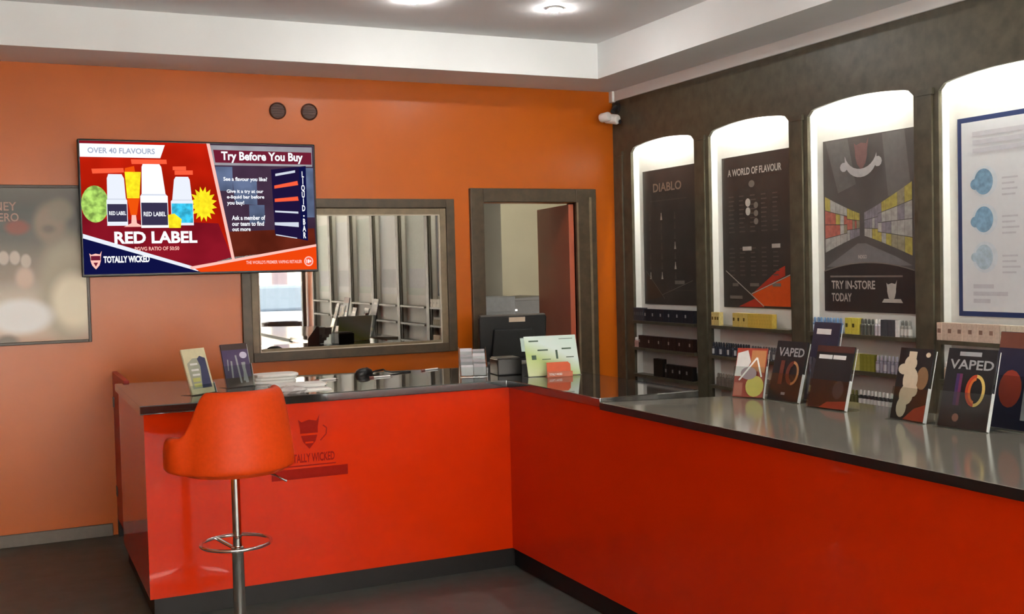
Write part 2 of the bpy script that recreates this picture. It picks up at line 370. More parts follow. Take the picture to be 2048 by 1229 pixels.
for i in range(NB):
    L = L0-PER*i
    b = thing('shelf_bay', bay_names[i], 'shelving', (XF, L, 0), -PI/2, 'arched shelf bays')
    bays.append(b)
    if i == 0:
        parts = [('back_panel', MB().box(0, W, .066, .088, .30, 2.80), M_PANEL, 0), ('header', header(), M_WOOD, 0),
                 ('base_panel', MB().box(0, W, 0, .02, 0, .30), M_WOOD, 0),
                 ('side_lining', MB().box(-.0005, .004, .02, .066, .30, 2.80), M_PANEL, 0), ('side_lining', MB().box(W-.004, W+.0005, .02, .066, .30, 2.80), M_PANEL, 0),
                 ('lamp_strip', MB().box(.06, W-.06, .026, .040, 2.585, 2.605), M_STRIP, 0)]
        st0, st1 = stile(-hw, -.0006).mesh('stile'), stile(W+.0006, W+hw).mesh('stile')
        parts = [(n, p.mesh(n), m, z) for n, p, m, z in parts]
        def half(s): a, b_, c = sorted((0, s*.046)), sorted((0, s*.055)), 0; return MB().box(a[0], a[1], -.012, 0, .12, 2.40).box(b_[0], b_[1], -.016, 0, 2.40, 2.43).box(b_[0], b_[1], -.016, 0, 0, .12).mesh('pilaster')
        pilL, pilR = half(1), half(-1)
        shm = MB().box(.0045, W-.0045, -.022, .0655, -.021, 0).mesh('shelf')
    for n, p, m, z in parts: obj(n, p, m, b)
    if i == 0: obj('stile', MB().box(-(YB-L)+.002, -.0006, 0, .09, 0, 2.812), M_WOOD, b)
    else: obj('stile', st0, M_WOOD, b)
    obj('stile', st1, M_WOOD, b)
    obj('pilaster', pilR, M_WOOD, b, loc=(W+hw, 0, 0))
    obj('pilaster', pilL, M_WOOD, b, loc=(-hw if i else -.16, 0, 0))
    for z in SH: obj('shelf', shm, M_WOOD, b, loc=(0, 0, z))

# ------------------------------------------------------------------ posters in the bays
def poster(i, label, sheet_mat, name='wall_poster'):
    t = thing(name, label, 'poster', (XF+.066, L0-PER*i-.06, 1.305), -PI/2)
    obj('sheet', MB().box(0, .682, -.006, 0, 0, .96), sheet_mat, t)
    return t
PB = -.006
M_PDARK = mat('poster_hazed_charcoal', (.040, .035, .031), .3, var=.15, scale=5.)  # dark sheet lifted by a painted haze of room reflections
M_PBROWN = mat('poster_umber', (.055, .034, .022), .3)
M_PGREY = mat('poster_grey_ink', (.16, .145, .125), .5); M_PGREY2 = mat('poster_pale_ink', (.40, .38, .34), .5)
M_PDIM = mat('poster_dim_ink', (.085, .074, .062), .5)
M_PORANGE = mat('poster_orange', (.55, .075, .012), .4); M_PRED = mat('poster_red', (.35, .03, .015), .4)
p1 = poster(0, 'dark flavour poster with rows of small bottle icons, beside the orange wall', M_PDARK)
text(p1, 'printed_title', 'DIABLO', .14, .80, .50, .862, mat('poster_taupe', (.20, .15, .115), .5), 2, PB, .02)
prt(p1, 'printed_rule', [rect(.10, .735, .56, .740), rect(.30, .10, .62, .104)], M_PDIM, 2, PB)
ic = []
for r, z in enumerate((.62, .55, .48, .41, .34, .27, .20)):
    for c, x in enumerate((.09, .24, .41)):
        ic.append([(x-.013, z-.02), (x+.013, z-.02), (x+.005, z+.01), (x+.004, z+.03), (x-.004, z+.03), (x-.005, z+.01)])
prt(p1, 'printed_icons', [q for k, q in enumerate(ic) if k not in (1, 11, 17, 18, 19)], M_PDIM, 2, PB)
prt(p1, 'printed_icons', [q for k, q in enumerate(ic) if k in (1, 11, 17, 18, 19)], M_PGREY2, 2, PB)
prt(p1, 'printed_triangle', [[(0.01, .02), (.25, .06), (.04, .22)]], M_PBROWN, 2, PB)
prt(p1, 'printed_lines', [line((.24, .07), (.62, .17), .004), line((.03, .24), (.27, .04), .004), rect(.40, .145, .52, .17)], M_PGREY, 3, PB)
p2 = poster(1, 'dark poster headed A WORLD OF FLAVOUR with an orange corner wedge', M_PDARK)
text(p2, 'printed_title', 'A WORLD OF FLAVOUR', .065, .835, .60, .880, M_PGREY2, 2, PB, .02)
col2 = []
for x in (.10, .21, .32, .43, .54):
    for k in range(9): col2.append(rect(x-.03, .70-k*.028, x+.03-random.random()*.02, .708-k*.028))
    for k in range(7): col2.append(rect(x-.03, .37-k*.028, x+.03-random.random()*.02, .378-k*.028))
prt(p2, 'printed_small_text', col2, M_PDIM, 2, PB)
prt(p2, 'printed_icons', [ell(.27, .66, .026, .026, 14), ell(.27, .605, .024, .026, 14), rect(.21, .36, .30, .385), rect(.50, .37, .58, .395)], M_PGREY2, 3, PB)
prt(p2, 'printed_icons', [ell(.31, .775, .03, .022, 14), ell(.35, .64, .022, .02, 12), ell(.35, .59, .022, .02, 12), ell(.35, .54, .022, .02, 12), rect(.10, .135, .16, .155), rect(.28, .135, .37, .155), rect(.50, .135, .58, .155), rect(.07, .055, .20, .075)], M_PGREY, 3, PB)
prt(p2, 'printed_red_wedge', [[(.30, .09), (.62, .20), (.62, .26), (.56, .24)], [(.16, .006), (.42, .006), (.33, .06)]], M_PRED, 2, PB)
prt(p2, 'printed_orange_wedge', [[(.30, .085), (.40, .014), (.668, .014), (.668, .20)]], M_PORANGE, 3, PB)
prt(p2, 'printed_lines', [line((.03, .235), (.415, .012), .006), line((.295, .088), (.668, .205), .006)], M_PGREY2, 4, PB)
p3 = poster(2, 'dark poster reading TRY IN-STORE TODAY over a shelf-lined aisle', mat('poster_hazed_smoke', (.085, .083, .080), .3, var=.12, scale=5.))  # sheet grey includes painted haze
prt(p3, 'printed_beam', [[(.02, .955), (.20, .955), (.26, .70), (.12, .66)], [(.46, .955), (.62, .955), (.668, .60), (.50, .62)]], mat('poster_hazed_slate', (.125, .122, .118), .4), 1, PB)  # top area paler still, haze put into the ink
aisle = {'poster_salmon': ((.36, .11, .085), []), 'poster_white': ((.33, .33, .31), []), 'poster_yellow': ((.36, .31, .08), []), 'poster_lilac': ((.20, .19, .22), []), 'poster_sand': ((.24, .22, .15), [])}
def stack(x0, x1, seq, zc=.52):
    cxx = .30
    def zt(x): return zc+.02+.62*abs(x-cxx)**1.15*.75
    def zb(x): return zc-.10-.50*abs(x-cxx)**1.15*.75
    n = len(seq)
    for k, key in enumerate(seq):
        a, c = k/n, (k+1)/n
        aisle[key][1].append([(x0, zb(x0)+(zt(x0)-zb(x0))*a), (x1, zb(x1)+(zt(x1)-zb(x1))*a), (x1, zb(x1)+(zt(x1)-zb(x1))*c-.004), (x0, zb(x0)+(zt(x0)-zb(x0))*c-.004)])
rr = random.Random(3)
def side(edges, outer, inner):
    n = len(edges)-1
    for k in range(n):
        f = k/(n-1)
        rows = 4 if f < .5 else 3
        seq = []
        for q in range(rows):
            pool = outer if rr.random() > f*1.15 else inner
            seq.append(pool[q % len(pool)] if rr.random() < .8 else rr.choice(inner))
        stack(edges[k], edges[k+1]-.0015, seq) if edges[k] < edges[k+1] else stack(edges[k+1]+.0015, edges[k], seq)
side([.012, .055, .10, .135, .165, .19, .212, .232, .25, .265, .278, .288], ['poster_white', 'poster_salmon', 'poster_salmon', 'poster_white'], ['poster_lilac', 'poster_sand', 'poster_yellow', 'poster_white'])
side([.668, .615, .565, .52, .482, .45, .423, .40, .38, .363, .348, .335, .322], ['poster_yellow', 'poster_white', 'poster_white', 'poster_yellow'], ['poster_white', 'poster_lilac', 'poster_lilac', 'poster_sand'])
for key, (c, ps) in aisle.items(): prt(p3, 'printed_products', ps, mat(key, c, .4, var=.2, scale=40.), 2, PB)
prt(p3, 'printed_aisle', [[(.02, .25), (.10, .29), (.27, .375), (.33, .375), (.55, .30), (.668, .25)]], mat('poster_floor', (.15, .148, .15), .4), 2, PB)
prt(p3, 'printed_base', [[(.0, 0.0), (.682, 0.0)] + [(.682*(1-k/12), .225+.045*(1-(2*k/12-1)**2)) for k in range(13)]], mat('poster_black', (.028, .025, .025), .3), 3, PB)
prt(p3, 'printed_rule', [line((.682*(k/12), .225+.045*(1-(2*k/12-1)**2)), (.682*((k+1)/12), .225+.045*(1-(2*(k+1)/12-1)**2)), .006) for k in range(12)] + [rect(.05, .19, .60, .20)], M_PGREY, 4, PB)
prt(p3, 'printed_emblem', [shield(.305, .865, .11)], mat('poster_rose', (.17, .095, .09), .5), 3, PB)
rib = ell(.30, .84, .125, .105, 13, PI*1.08, PI*1.92)
prt(p3, 'printed_ribbon', [rib + [(x, z+.045) for x, z in rib[::-1]], ell(.17, .80, .03, .026, 10), ell(.43, .81, .03, .028, 10)], mat('poster_ribbon', (.36, .35, .35), .5), 4, PB)
text(p3, 'printed_title', 'TRY IN-STORE', .06, .125, .40, .172, M_PGREY2, 5, PB, .02)
text(p3, 'printed_title', 'TODAY', .06, .055, .22, .102, M_PGREY2, 5, PB, .02)
prt(p3, 'printed_emblem', [shield(.52, .12, .075), [(.45, .055), (.60, .055), (.585, .075), (.465, .075)]], M_PGREY2, 5, PB)
text(p3, 'printed_caption', 'INDIGO', .275, .292, .34, .312, M_PGREY2, 5, PB, .02)
M_NAVY = mat('poster_navy', (.018, .035, .115), .4); M_PWHITE = mat('poster_white_sheet', (.60, .63, .65), .45, var=.02)
p4 = poster(3, 'white notice with a navy border and round blue icons', M_NAVY)
prt(p4, 'printed_sheet', [rect(.024, .024, .658, .936)], M_PWHITE, 1, PB)
M_PTXT = mat('notice_grey_ink', (.47, .48, .52), .5)
prt(p4, 'printed_small_text', [rect(.09+k*.001, z, x1, z+.022) for k, (z, x1) in enumerate(((.865, .50), (.825, .52), (.785, .60)))]
    + [rect(.26, z-k*.026, .26+wd*(.85+.3*random.random())*.5, z-k*.026+.009) for z in (.65, .47, .285) for k, wd in enumerate((.20, .16, .2, .14))]
    + [rect(.53, z-k*.026, .53+wd*.5, z-k*.026+.009) for z in (.66, .48, .285) for k, wd in enumerate((.20, .16, .2, .14))]
    + [rect(.09, .135, .21, .155), rect(.09, .100, .29, .120), rect(.09, .065, .19, .085)], M_PTXT, 2, PB)
M_ICON = mat('notice_blue_ink', (.17, .31, .44), .5, var=.25, scale=40.); M_ICON2 = mat('notice_pale_blue_ink', (.36, .47, .55), .5, var=.2, scale=40.); M_HALO = mat('notice_pale_blue', (.55, .615, .66), .5)
for x in (.16, .46):
    prt(p4, 'printed_halo', [ell(x, z, .075, .075) for z in (.645, .465, .285)], M_HALO, 2, PB)
prt(p4, 'printed_icon', [ell(.155, .645, .055, .062), ell(.105, .635, .028, .026), ell(.155, .465, .055, .062), ell(.105, .455, .028, .026), [(.40, .645), (.43, .60), (.46, .60), (.50, .66), (.46, .69)], ell(.475, .47, .035, .036)], M_ICON, 3, PB)
prt(p4, 'printed_icon', [ell(.155, .285, .052, .060), ell(.102, .285, .024, .022), rect(.42, .26, .44, .31), rect(.45, .26, .47, .31), rect(.48, .26, .50, .31), ell(.42, .49, .02, .02)], M_ICON2, 3, PB)
for i in range(4, NB):
    t = poster(i, 'pale poster in the %s shelf bay, beyond the picture edge' % ('fifth', 'sixth', 'seventh', 'eighth', 'ninth')[i-4], M_PWHITE if i % 2 else mat('pale_green_poster', (.5, .55, .5), .5))
    prt(t, 'printed_panel', [rect(.06, .08, .62, .30)], M_PTXT, 1, PB)

# ------------------------------------------------------------------ small goods on the shelves
def box_mesh(wd, h, d): return MB().box(-wd/2, wd/2, 0, d, 0, h).mesh('carton')
def bottle_mesh(r, h):
    return MB().lathe([(r*.92, 0), (r, .003), (r, h*.60), (r*.85, h*.66), (r*.45, h*.70), (r*.45, h*.72)], 12).mesh('bottle')
def cap_mesh(r, h): return MB().lathe([(r*.62, h*.715), (r*.60, h*.9), (r*.42, h)], 12).mesh('cap')
GOODS = {}
ST = ['top', 'second', 'third']
def goods(bay, sh, x0, n, kind, col, label, wd=.0245, h=.086, lab=None, every=1, step=None, y=-.012, capcol='e8e6e0', rough=.45):
    """n alike cartons or bottles in a row, from x0 on shelf sh of a bay"""
    step = step or wd+.0012
    key = (kind, col, wd, h)
    m = mat('pack_'+col, col, rough, var=.12, scale=60.)
    if key not in GOODS:
        if kind == 'carton': GOODS[key] = (box_mesh(wd, h, .034), None)
        else: GOODS[key] = (bottle_mesh(wd/2, h), cap_mesh(wd/2, h))
        GOODS[key][0].materials.append(m)
    body, cap = GOODS[key]
    for k in range(n):
        x = x0+wd/2+k*step
        yy = y if kind == 'carton' else y+wd/2
        o = bpy.data.objects.new('small_'+kind, body); COL.objects.link(o)
        o.location = (XF+yy+random.uniform(-.002, .002), L0-PER*bay-x, SH[sh]); o.rotation_euler = (0, 0, -PI/2)
        tag(o, label, kind, label.split(',')[0]+' row')
        if cap:
            ck = ('cap', capcol, wd, h)
            if ck not in GOODS:
                GOODS[ck] = cap; cap.materials.append(mat('cap_'+capcol, capcol, .4))
            c = bpy.data.objects.new('cap', GOODS[ck]); COL.objects.link(c); c.parent = o
        if lab and k % every == 0:
            lk = ('lab', lab, wd, h, kind)
            if lk not in GOODS:
                if kind == 'carton': me = MB().poly(rect(-wd*.34, h*.42, wd*.34, h*.66), -.0008).mesh('label')
                else: me = MB().lathe([(wd/2+.0004, h*.12), (wd/2+.0004, h*.5)], 12).mesh('label')
                me.materials.append(mat('label_'+lab, lab, .5)); GOODS[lk] = me
            q = bpy.data.objects.new('label', GOODS[lk]); COL.objects.link(q); q.parent = o
# first bay
goods(0, 0, .012, 5, 'carton', '3a4049', 'dark slate carton, left end of the top shelf in the bay beside the orange wall', .027, .092, '5a6068')
goods(0, 0, .158, 24, 'carton', '23242c', 'navy-black carton on the top shelf of the bay beside the orange wall', .0245, .086, 'a9a9a8', 4)
goods(0, 1, .012, 2, 'bottle', 'b89088', 'pinkish bottle at the left end of the second shelf beside the orange wall', .026, .07)
goods(0, 1, .075, 27, 'carton', '2c1c18', 'dark maroon carton on the second shelf of the bay beside the orange wall', .0245, .088, '9a8f86', 5)
goods(0, 2, .27, 2, 'carton', '16130f', 'tall black carton on the third shelf beside the orange wall', .06, .125)
goods(0, 2, .42, 12, 'carton', '191512', 'short black carton on the third shelf of the bay beside the orange wall', .027, .095, '8d8a86', 3)
# second bay
goods(1, 0, .020, 3, 'carton', 'c9b978', 'pale yellow carton, left end of the top shelf in the second bay', .026, .085, '6b5a20', 1)
goods(1, 0, .245, 6, 'carton', 'cdb765', 'yellow carton with dark print on the top shelf of the second bay', .0245, .086, '5d4a18', 2)
goods(1, 0, .402, 9, 'carton', 'c8ac4c', 'plain golden carton, in the middle of the top shelf in the second bay', .0255, .086)
goods(1, 1, .012, 15, 'bottle', '2b313d', 'dark blue bottle on the second shelf of the second bay', .025, .086, 'b4b8bc', 3, capcol='30343c')
goods(1, 1, .42, 13, 'bottle', '55555a', 'grey bottle on the second shelf of the second bay', .025, .082, 'a0a0a0', 2, capcol='5d5d62')
goods(1, 2, .05, 20, 'bottle', '6a6258', 'grey-brown bottle on the third shelf of the second bay', .027, .08, capcol='7d766c')
# third bay
goods(2, 0, .030, 9, 'bottle', '5f83ad', 'blue bottle on the top shelf of the third bay', .0255, .084, 'c8dcec', 3, capcol='6e8fb2')
goods(2, 0, .300, 4, 'carton', 'c9bf4e', 'bright yellow carton on the top shelf of the third bay', .025, .088, '4a4618', 2)
goods(2, 0, .408, 4, 'bottle', '5a5a52', 'olive-grey bottle next to the yellow cartons, top shelf of the third bay', .025, .086, capcol='55554e')
goods(2, 0, .515, 2, 'bottle', 'b4afb6', 'pale lilac bottle on the top shelf of the third bay', .024, .086)
goods(2, 0, .568, 4, 'carton', '46474c', 'charcoal carton on the top shelf of the third bay', .0245, .086)
goods(2, 0, .675, 1, 'carton', 'd8d9d6', 'white carton on the top shelf of the third bay', .024, .086)
goods(2, 0, .702, 3, 'bottle', '8b8c86', 'pale grey bottle, right end of the top shelf in the third bay', .024, .086, 'c8c8c2', 1, capcol='7c7c76')
goods(2, 1, .030, 10, 'bottle', '484a50', 'dark grey bottle on the second shelf of the third bay', .025, .086)
goods(2, 1, .300, 4, 'carton', 'b9b56a', 'pale yellow-green carton on the second shelf of the third bay', .026, .09)
goods(2, 1, .412, 4, 'carton', '7d7a2c', 'olive green carton on the second shelf of the third bay', .025, .09)
goods(2, 1, .522, 9, 'bottle', '85808c', 'lilac-grey bottle on the second shelf of the third bay', .026, .09, 'b0aab2', 2, capcol='9a95a0')
goods(2, 2, .30, 3, 'bottle', '55532c', 'dark olive bottle on the third shelf of the third bay', .026, .085, capcol='6a6836')
goods(2, 2, .39, 9, 'bottle', '2c2a2a', 'black bottle with white label on the third shelf of the third bay', .027, .09, 'c4c2be', 1, capcol='cfcdc8')
# fourth bay
goods(3, 0, -.005, 12, 'carton', 'c8b4a2', 'pinkish cream carton on the top shelf of the fourth bay', .030, .086, '8a6c5e', 2, y=-.02)
goods(3, 0, .372, 13, 'carton', 'd0c6b0', 'cream carton, right half of the top shelf in the fourth bay', .030, .086, '8f8272', 3, y=-.02)
goods(3, 1, .02, 10, 'bottle', 'b9a998', 'beige bottle on the second shelf of the fourth bay', .03, .088)
goods(3, 1, .34, 13, 'bottle', 'cbc4ac', 'cream bottle, right half of the second shelf in the fourth bay', .03, .088, 'e0dccb', 2)
goods(3, 2, .02, 12, 'bottle', 'd6d0bd', 'ivory bottle on the third shelf of the fourth bay', .03, .09)
goods(3, 2, .42, 10, 'carton', 'b38e62', 'tan carton on the third shelf of the fourth bay', .03, .092)

# ------------------------------------------------------------------ television
TW, TH = 1.445, .83
tv = thing('television', 'large wall-mounted television showing a bright red promotional slide', 'television', (.443, 7.045, 1.599))
obj('casing', MB().box(0, TW, 0, .045, 0, TH), M_BLACK, tv, bevel=.006)
obj('screen', MB().box(.012, TW-.012, -.002, .004, .016, TH-.012), mat('screen_glass', (.01, .01, .012), .15), tv)
obj('wall_bracket', MB().box(TW/2-.2, TW/2+.2, .045, .113, .25, .6), M_DGREY, tv)
SW, SHH = TW-.024, TH-.028
def S(x, y): return (.012+SW*x/1600, .016+SHH*(1-y/900))
def SP(*pts): return [S(x, y) for x, y in pts]
def SE(cx, cy, rx, ry, n=24): return [S(cx+rx*math.cos(2*PI*k/n), cy+ry*math.sin(2*PI*k/n)) for k in range(n)]
def stext(name, body, x0, y0, x1, y1, m, lay, bold=.01, vertical=False):
    a = S(x0, y1); b_ = S(x1, y0); return text(tv, name, body, a[0], a[1], b_[0], b_[1], m, lay, -.002, bold, vertical=vertical)
def sprt(name, polys, m, lay): return prt(tv, name, polys, m, lay, -.002)
E_RED = emit('slide_red', 'ae1a08', 1.0, .25, 3.); E_DRED = emit('slide_dark_red', '7c1220', 1.0, .2, 4.)
E_WHITE = emit('slide_white', 'f4f6fb', 1.0); E_GREY = emit('slide_grey', 'c9cfdc', 1.0); E_NAVY = emit('slide_navy', '0d1040', 1.0)
E_ORANGE = emit('slide_orange', 'e2420c', 1.0); E_PINK = emit('slide_pink', 'f7b9ae', 1.0); E_SALMON = emit('slide_salmon', 'ee5a3a', 1.0)
E_LABEL = emit('slide_label', '35304a', 1.0); E_CYAN = emit('slide_cyan', '38b4d8', 1.0, .3, 30.); E_GREEN = emit('slide_green', '9cc25c', 1.0, .45, 25.)
E_YELLOW = emit('slide_yellow', 'f2dc22', 1.0, .15, 30.); E_AMBER = emit('slide_amber', 'f5a010', 1.0); E_DORANGE = emit('slide_deep_orange', 'e4500c', 1.0)
E_PLUM = emit('slide_plum', '3c2a3c', 1.0, .25, 4.); E_FOG = emit('slide_fog', '8f8c92', 1.0, .2, 5.); E_STEEL = emit('slide_steel', '56627e', 1.0, .35, 6.)
E_BROWN = emit('slide_brown', '5a2014', 1.0, .25, 5.); E_MAROON = emit('slide_maroon', '6a1c30', 1.0); E_INK = emit('slide_ink', '1c1238', 1.0); E_LGREY = emit('slide_pale', 'dfe4ee', 1.0)
sprt('picture_red', [SP((0, 0), (835, 0), (985, 800), (700, 880), (0, 630))], E_RED, 1)
sprt('picture_dark_red', [SP((0, 0), (520, 0), (0, 20)), SP((60, 520), (900, 560), (985, 800), (700, 880), (0, 640), (0, 480))], E_DRED, 2)
sprt('picture_banner', [SP((0, 18), (553, 18), (520, 108), (0, 108))], E_WHITE, 3)
stext('picture_text', 'OVER 40 FLAVOURS', 50, 44, 485, 82, emit('slide_mid_grey', '9aa3b8', 1.0), 4, .02)
sprt('picture_melon', [SE(85, 425, 88, 125)], E_GREEN, 3)
sprt('picture_cocktail', [SP((282, 205), (388, 205), (372, 385), (292, 385))], E_YELLOW, 3)
sprt('picture_cocktail_base', [SP((292, 385), (372, 385), (352, 500), (312, 500)), SP((285, 180), (345, 165), (350, 205), (282, 205))], E_DORANGE, 3)
sprt('picture_glass_foot', [SP((318, 500), (346, 500), (350, 555), (395, 580), (265, 580), (314, 555))], E_PINK, 3)
star = [(800+(95 if k % 2 else 62)*math.cos(2*PI*k/32)*1.0, 425+(125 if k % 2 else 88)*math.sin(2*PI*k/32)) for k in range(32)]
sprt('picture_fruit', [SP(*star)], E_YELLOW, 3)
sprt('picture_bottle', [SP((176, 222), (262, 222), (276, 250), (284, 390), (292, 400), (292, 572), (158, 572), (158, 400), (164, 390), (166, 250))], E_LGREY, 5)
sprt('picture_bottle', [SP((402, 150), (512, 150), (524, 170), (546, 358), (560, 370), (560, 588), (378, 588), (378, 370), (388, 358), (394, 170))], E_WHITE, 6)
sprt('picture_bottle', [SP((618, 235), (702, 235), (712, 255), (724, 395), (730, 405), (730, 572), (580, 572), (580, 405), (590, 395), (606, 255))], E_LGREY, 5)
sprt('picture_cap_line', [SP((164, 388), (286, 388), (288, 396), (162, 396)), SP((386, 356), (548, 356), (552, 366), (382, 366)), SP((590, 393), (724, 393), (726, 401), (588, 401))], E_GREY, 7)
sprt('picture_label', [SP((162, 425), (288, 425), (288, 545), (162, 545)), SP((382, 415), (556, 415), (556, 570), (382, 570))], E_LABEL, 7)
sprt('picture_label', [SP((584, 420), (726, 420), (726, 555), (584, 555))], E_CYAN, 7)
stext('picture_text', 'RED LABEL', 396, 478, 544, 508, E_WHITE, 8, .02); stext('picture_text', 'RED LABEL', 172, 474, 282, 500, E_WHITE, 8, .02)
sprt('picture_lemon', [SP((556, 500), (600, 490), (648, 530), (640, 590), (560, 590))], E_YELLOW, 8)
sprt('picture_ribbon', [SP((70, 188), (275, 180), (278, 210), (75, 220)), SP((325, 120), (560, 118), (562, 148), (330, 152)), SP((600, 165), (690, 162), (690, 190), (600, 190)), SP((612, 192), (735, 190), (735, 220), (612, 222))], E_SALMON, 7)
stext('picture_text', 'RED LABEL', 200, 612, 750, 695, E_WHITE, 5, .035)
stext('picture_text', 'PG/VG RATIO OF 50:50', 330, 718, 625, 744, E_PINK, 5, .02)
sprt('picture_navy', [SP((0, 640), (0, 900), (760, 900))], E_NAVY, 3)
sprt('picture_stripe', [SP((0, 625), (0, 655), (745, 893), (775, 880)), ], E_LGREY, 4)
sprt('picture_photo', [SP((835, 0), (1600, 0), (1600, 745), (985, 800))], E_PLUM, 1)
sprt('picture_photo_top', [SP((850, 10), (1590, 10), (1590, 150), (880, 150))], E_FOG, 2)
sprt('picture_photo_blur', [SP((890, 160), (1010, 160), (1010, 330), (910, 330)), SP((1010, 260), (1180, 240), (1180, 430), (1020, 420)), SP((1120, 430), (1230, 430), (1230, 560), (1120, 560)), SP((1530, 160), (1595, 160), (1595, 520), (1530, 520))], E_STEEL, 2)
sprt('picture_photo_table', [SP((945, 620), (1590, 600), (1600, 745), (985, 800))], E_BROWN, 2)
sprt('picture_title_bar', [SP((880, 42), (1585, 48), (1585, 136), (892, 132))], E_MAROON, 4)
stext('picture_text', 'Try Before You Buy', 935, 52, 1520, 132, E_WHITE, 5, .03)
for body, y0, y1, x0, x1 in (('See a flavour you like?', 232, 268, 945, 1255), ('Give it a try at our', 320, 352, 965, 1225), ('e-liquid bar before', 360, 392, 965, 1230), ('you buy!', 400, 436, 965, 1085),
                             ('Ask a member of', 505, 537, 995, 1232), ('our team to find', 547, 579, 995, 1222), ('out more', 592, 616, 995, 1125)):
    stext('picture_text', body, x0, y0, x1, y1, E_WHITE, 4, .025)
sprt('picture_stand', [SP((1285, 175), (1540, 145), (1540, 690), (1300, 640))], E_INK, 4)
sprt('picture_stand_edge', [SP((1490, 160), (1540, 150), (1540, 690), (1490, 678))], E_NAVY, 5)
sprt('picture_stand_shelf', [SP((1305, 290), (1475, 255), (1480, 285), (1305, 312)), SP((1305, 385), (1475, 368), (1480, 398), (1305, 408))], E_SALMON, 5)
sprt('picture_stand_shelf', [SP((1315, 205), (1460, 178), (1460, 195), (1315, 222)), SP((1300, 555), (1475, 555), (1475, 590), (1300, 575)), SP((1305, 470), (1475, 478), (1475, 492), (1305, 482)), SP((1305, 640), (1460, 668), (1460, 674), (1305, 648))], E_GREY, 5)
stext('picture_text', '\n'.join('LIQUID-BAR'), 1502, 185, 1528, 672, E_WHITE, 6, .03, True)
sprt('picture_orange', [SP((700, 860), (1600, 720), (1600, 900), (765, 900))], E_ORANGE, 5)
sprt('picture_stripe', [SP((835, 0), (858, 0), (1005, 812), (985, 818)), SP((690, 862), (1600, 716), (1600, 734), (705, 880))], E_PINK, 6)
stext('picture_text', "THE WORLD'S PREMIER VAPING RETAILER", 1085, 828, 1490, 852, E_PINK, 7, .02)
ring18 = SE(1540, 840, 34, 36)
sprt('picture_badge', [ring18], E_PINK, 7); sprt('picture_badge_centre', [SE(1540, 840, 26, 28)], E_SALMON, 8); stext('picture_text', '18+', 1522, 826, 1560, 854, E_WHITE, 9, .03)
def sshield(cx, cy, s): return SP(*[(x, 2*cy-z) for x, z in shield(cx, cy, s)])
sprt('picture_emblem', [sshield(75, 800, 78)], E_PINK, 5); sprt('picture_emblem_face', [SP((45, 775), (105, 775), (105, 805), (45, 805)), SP((60, 820), (90, 820), (75, 848))], E_MAROON, 6)
stext('picture_text', 'TOTALLY WICKED', 125, 778, 425, 824, E_WHITE, 5, .04)

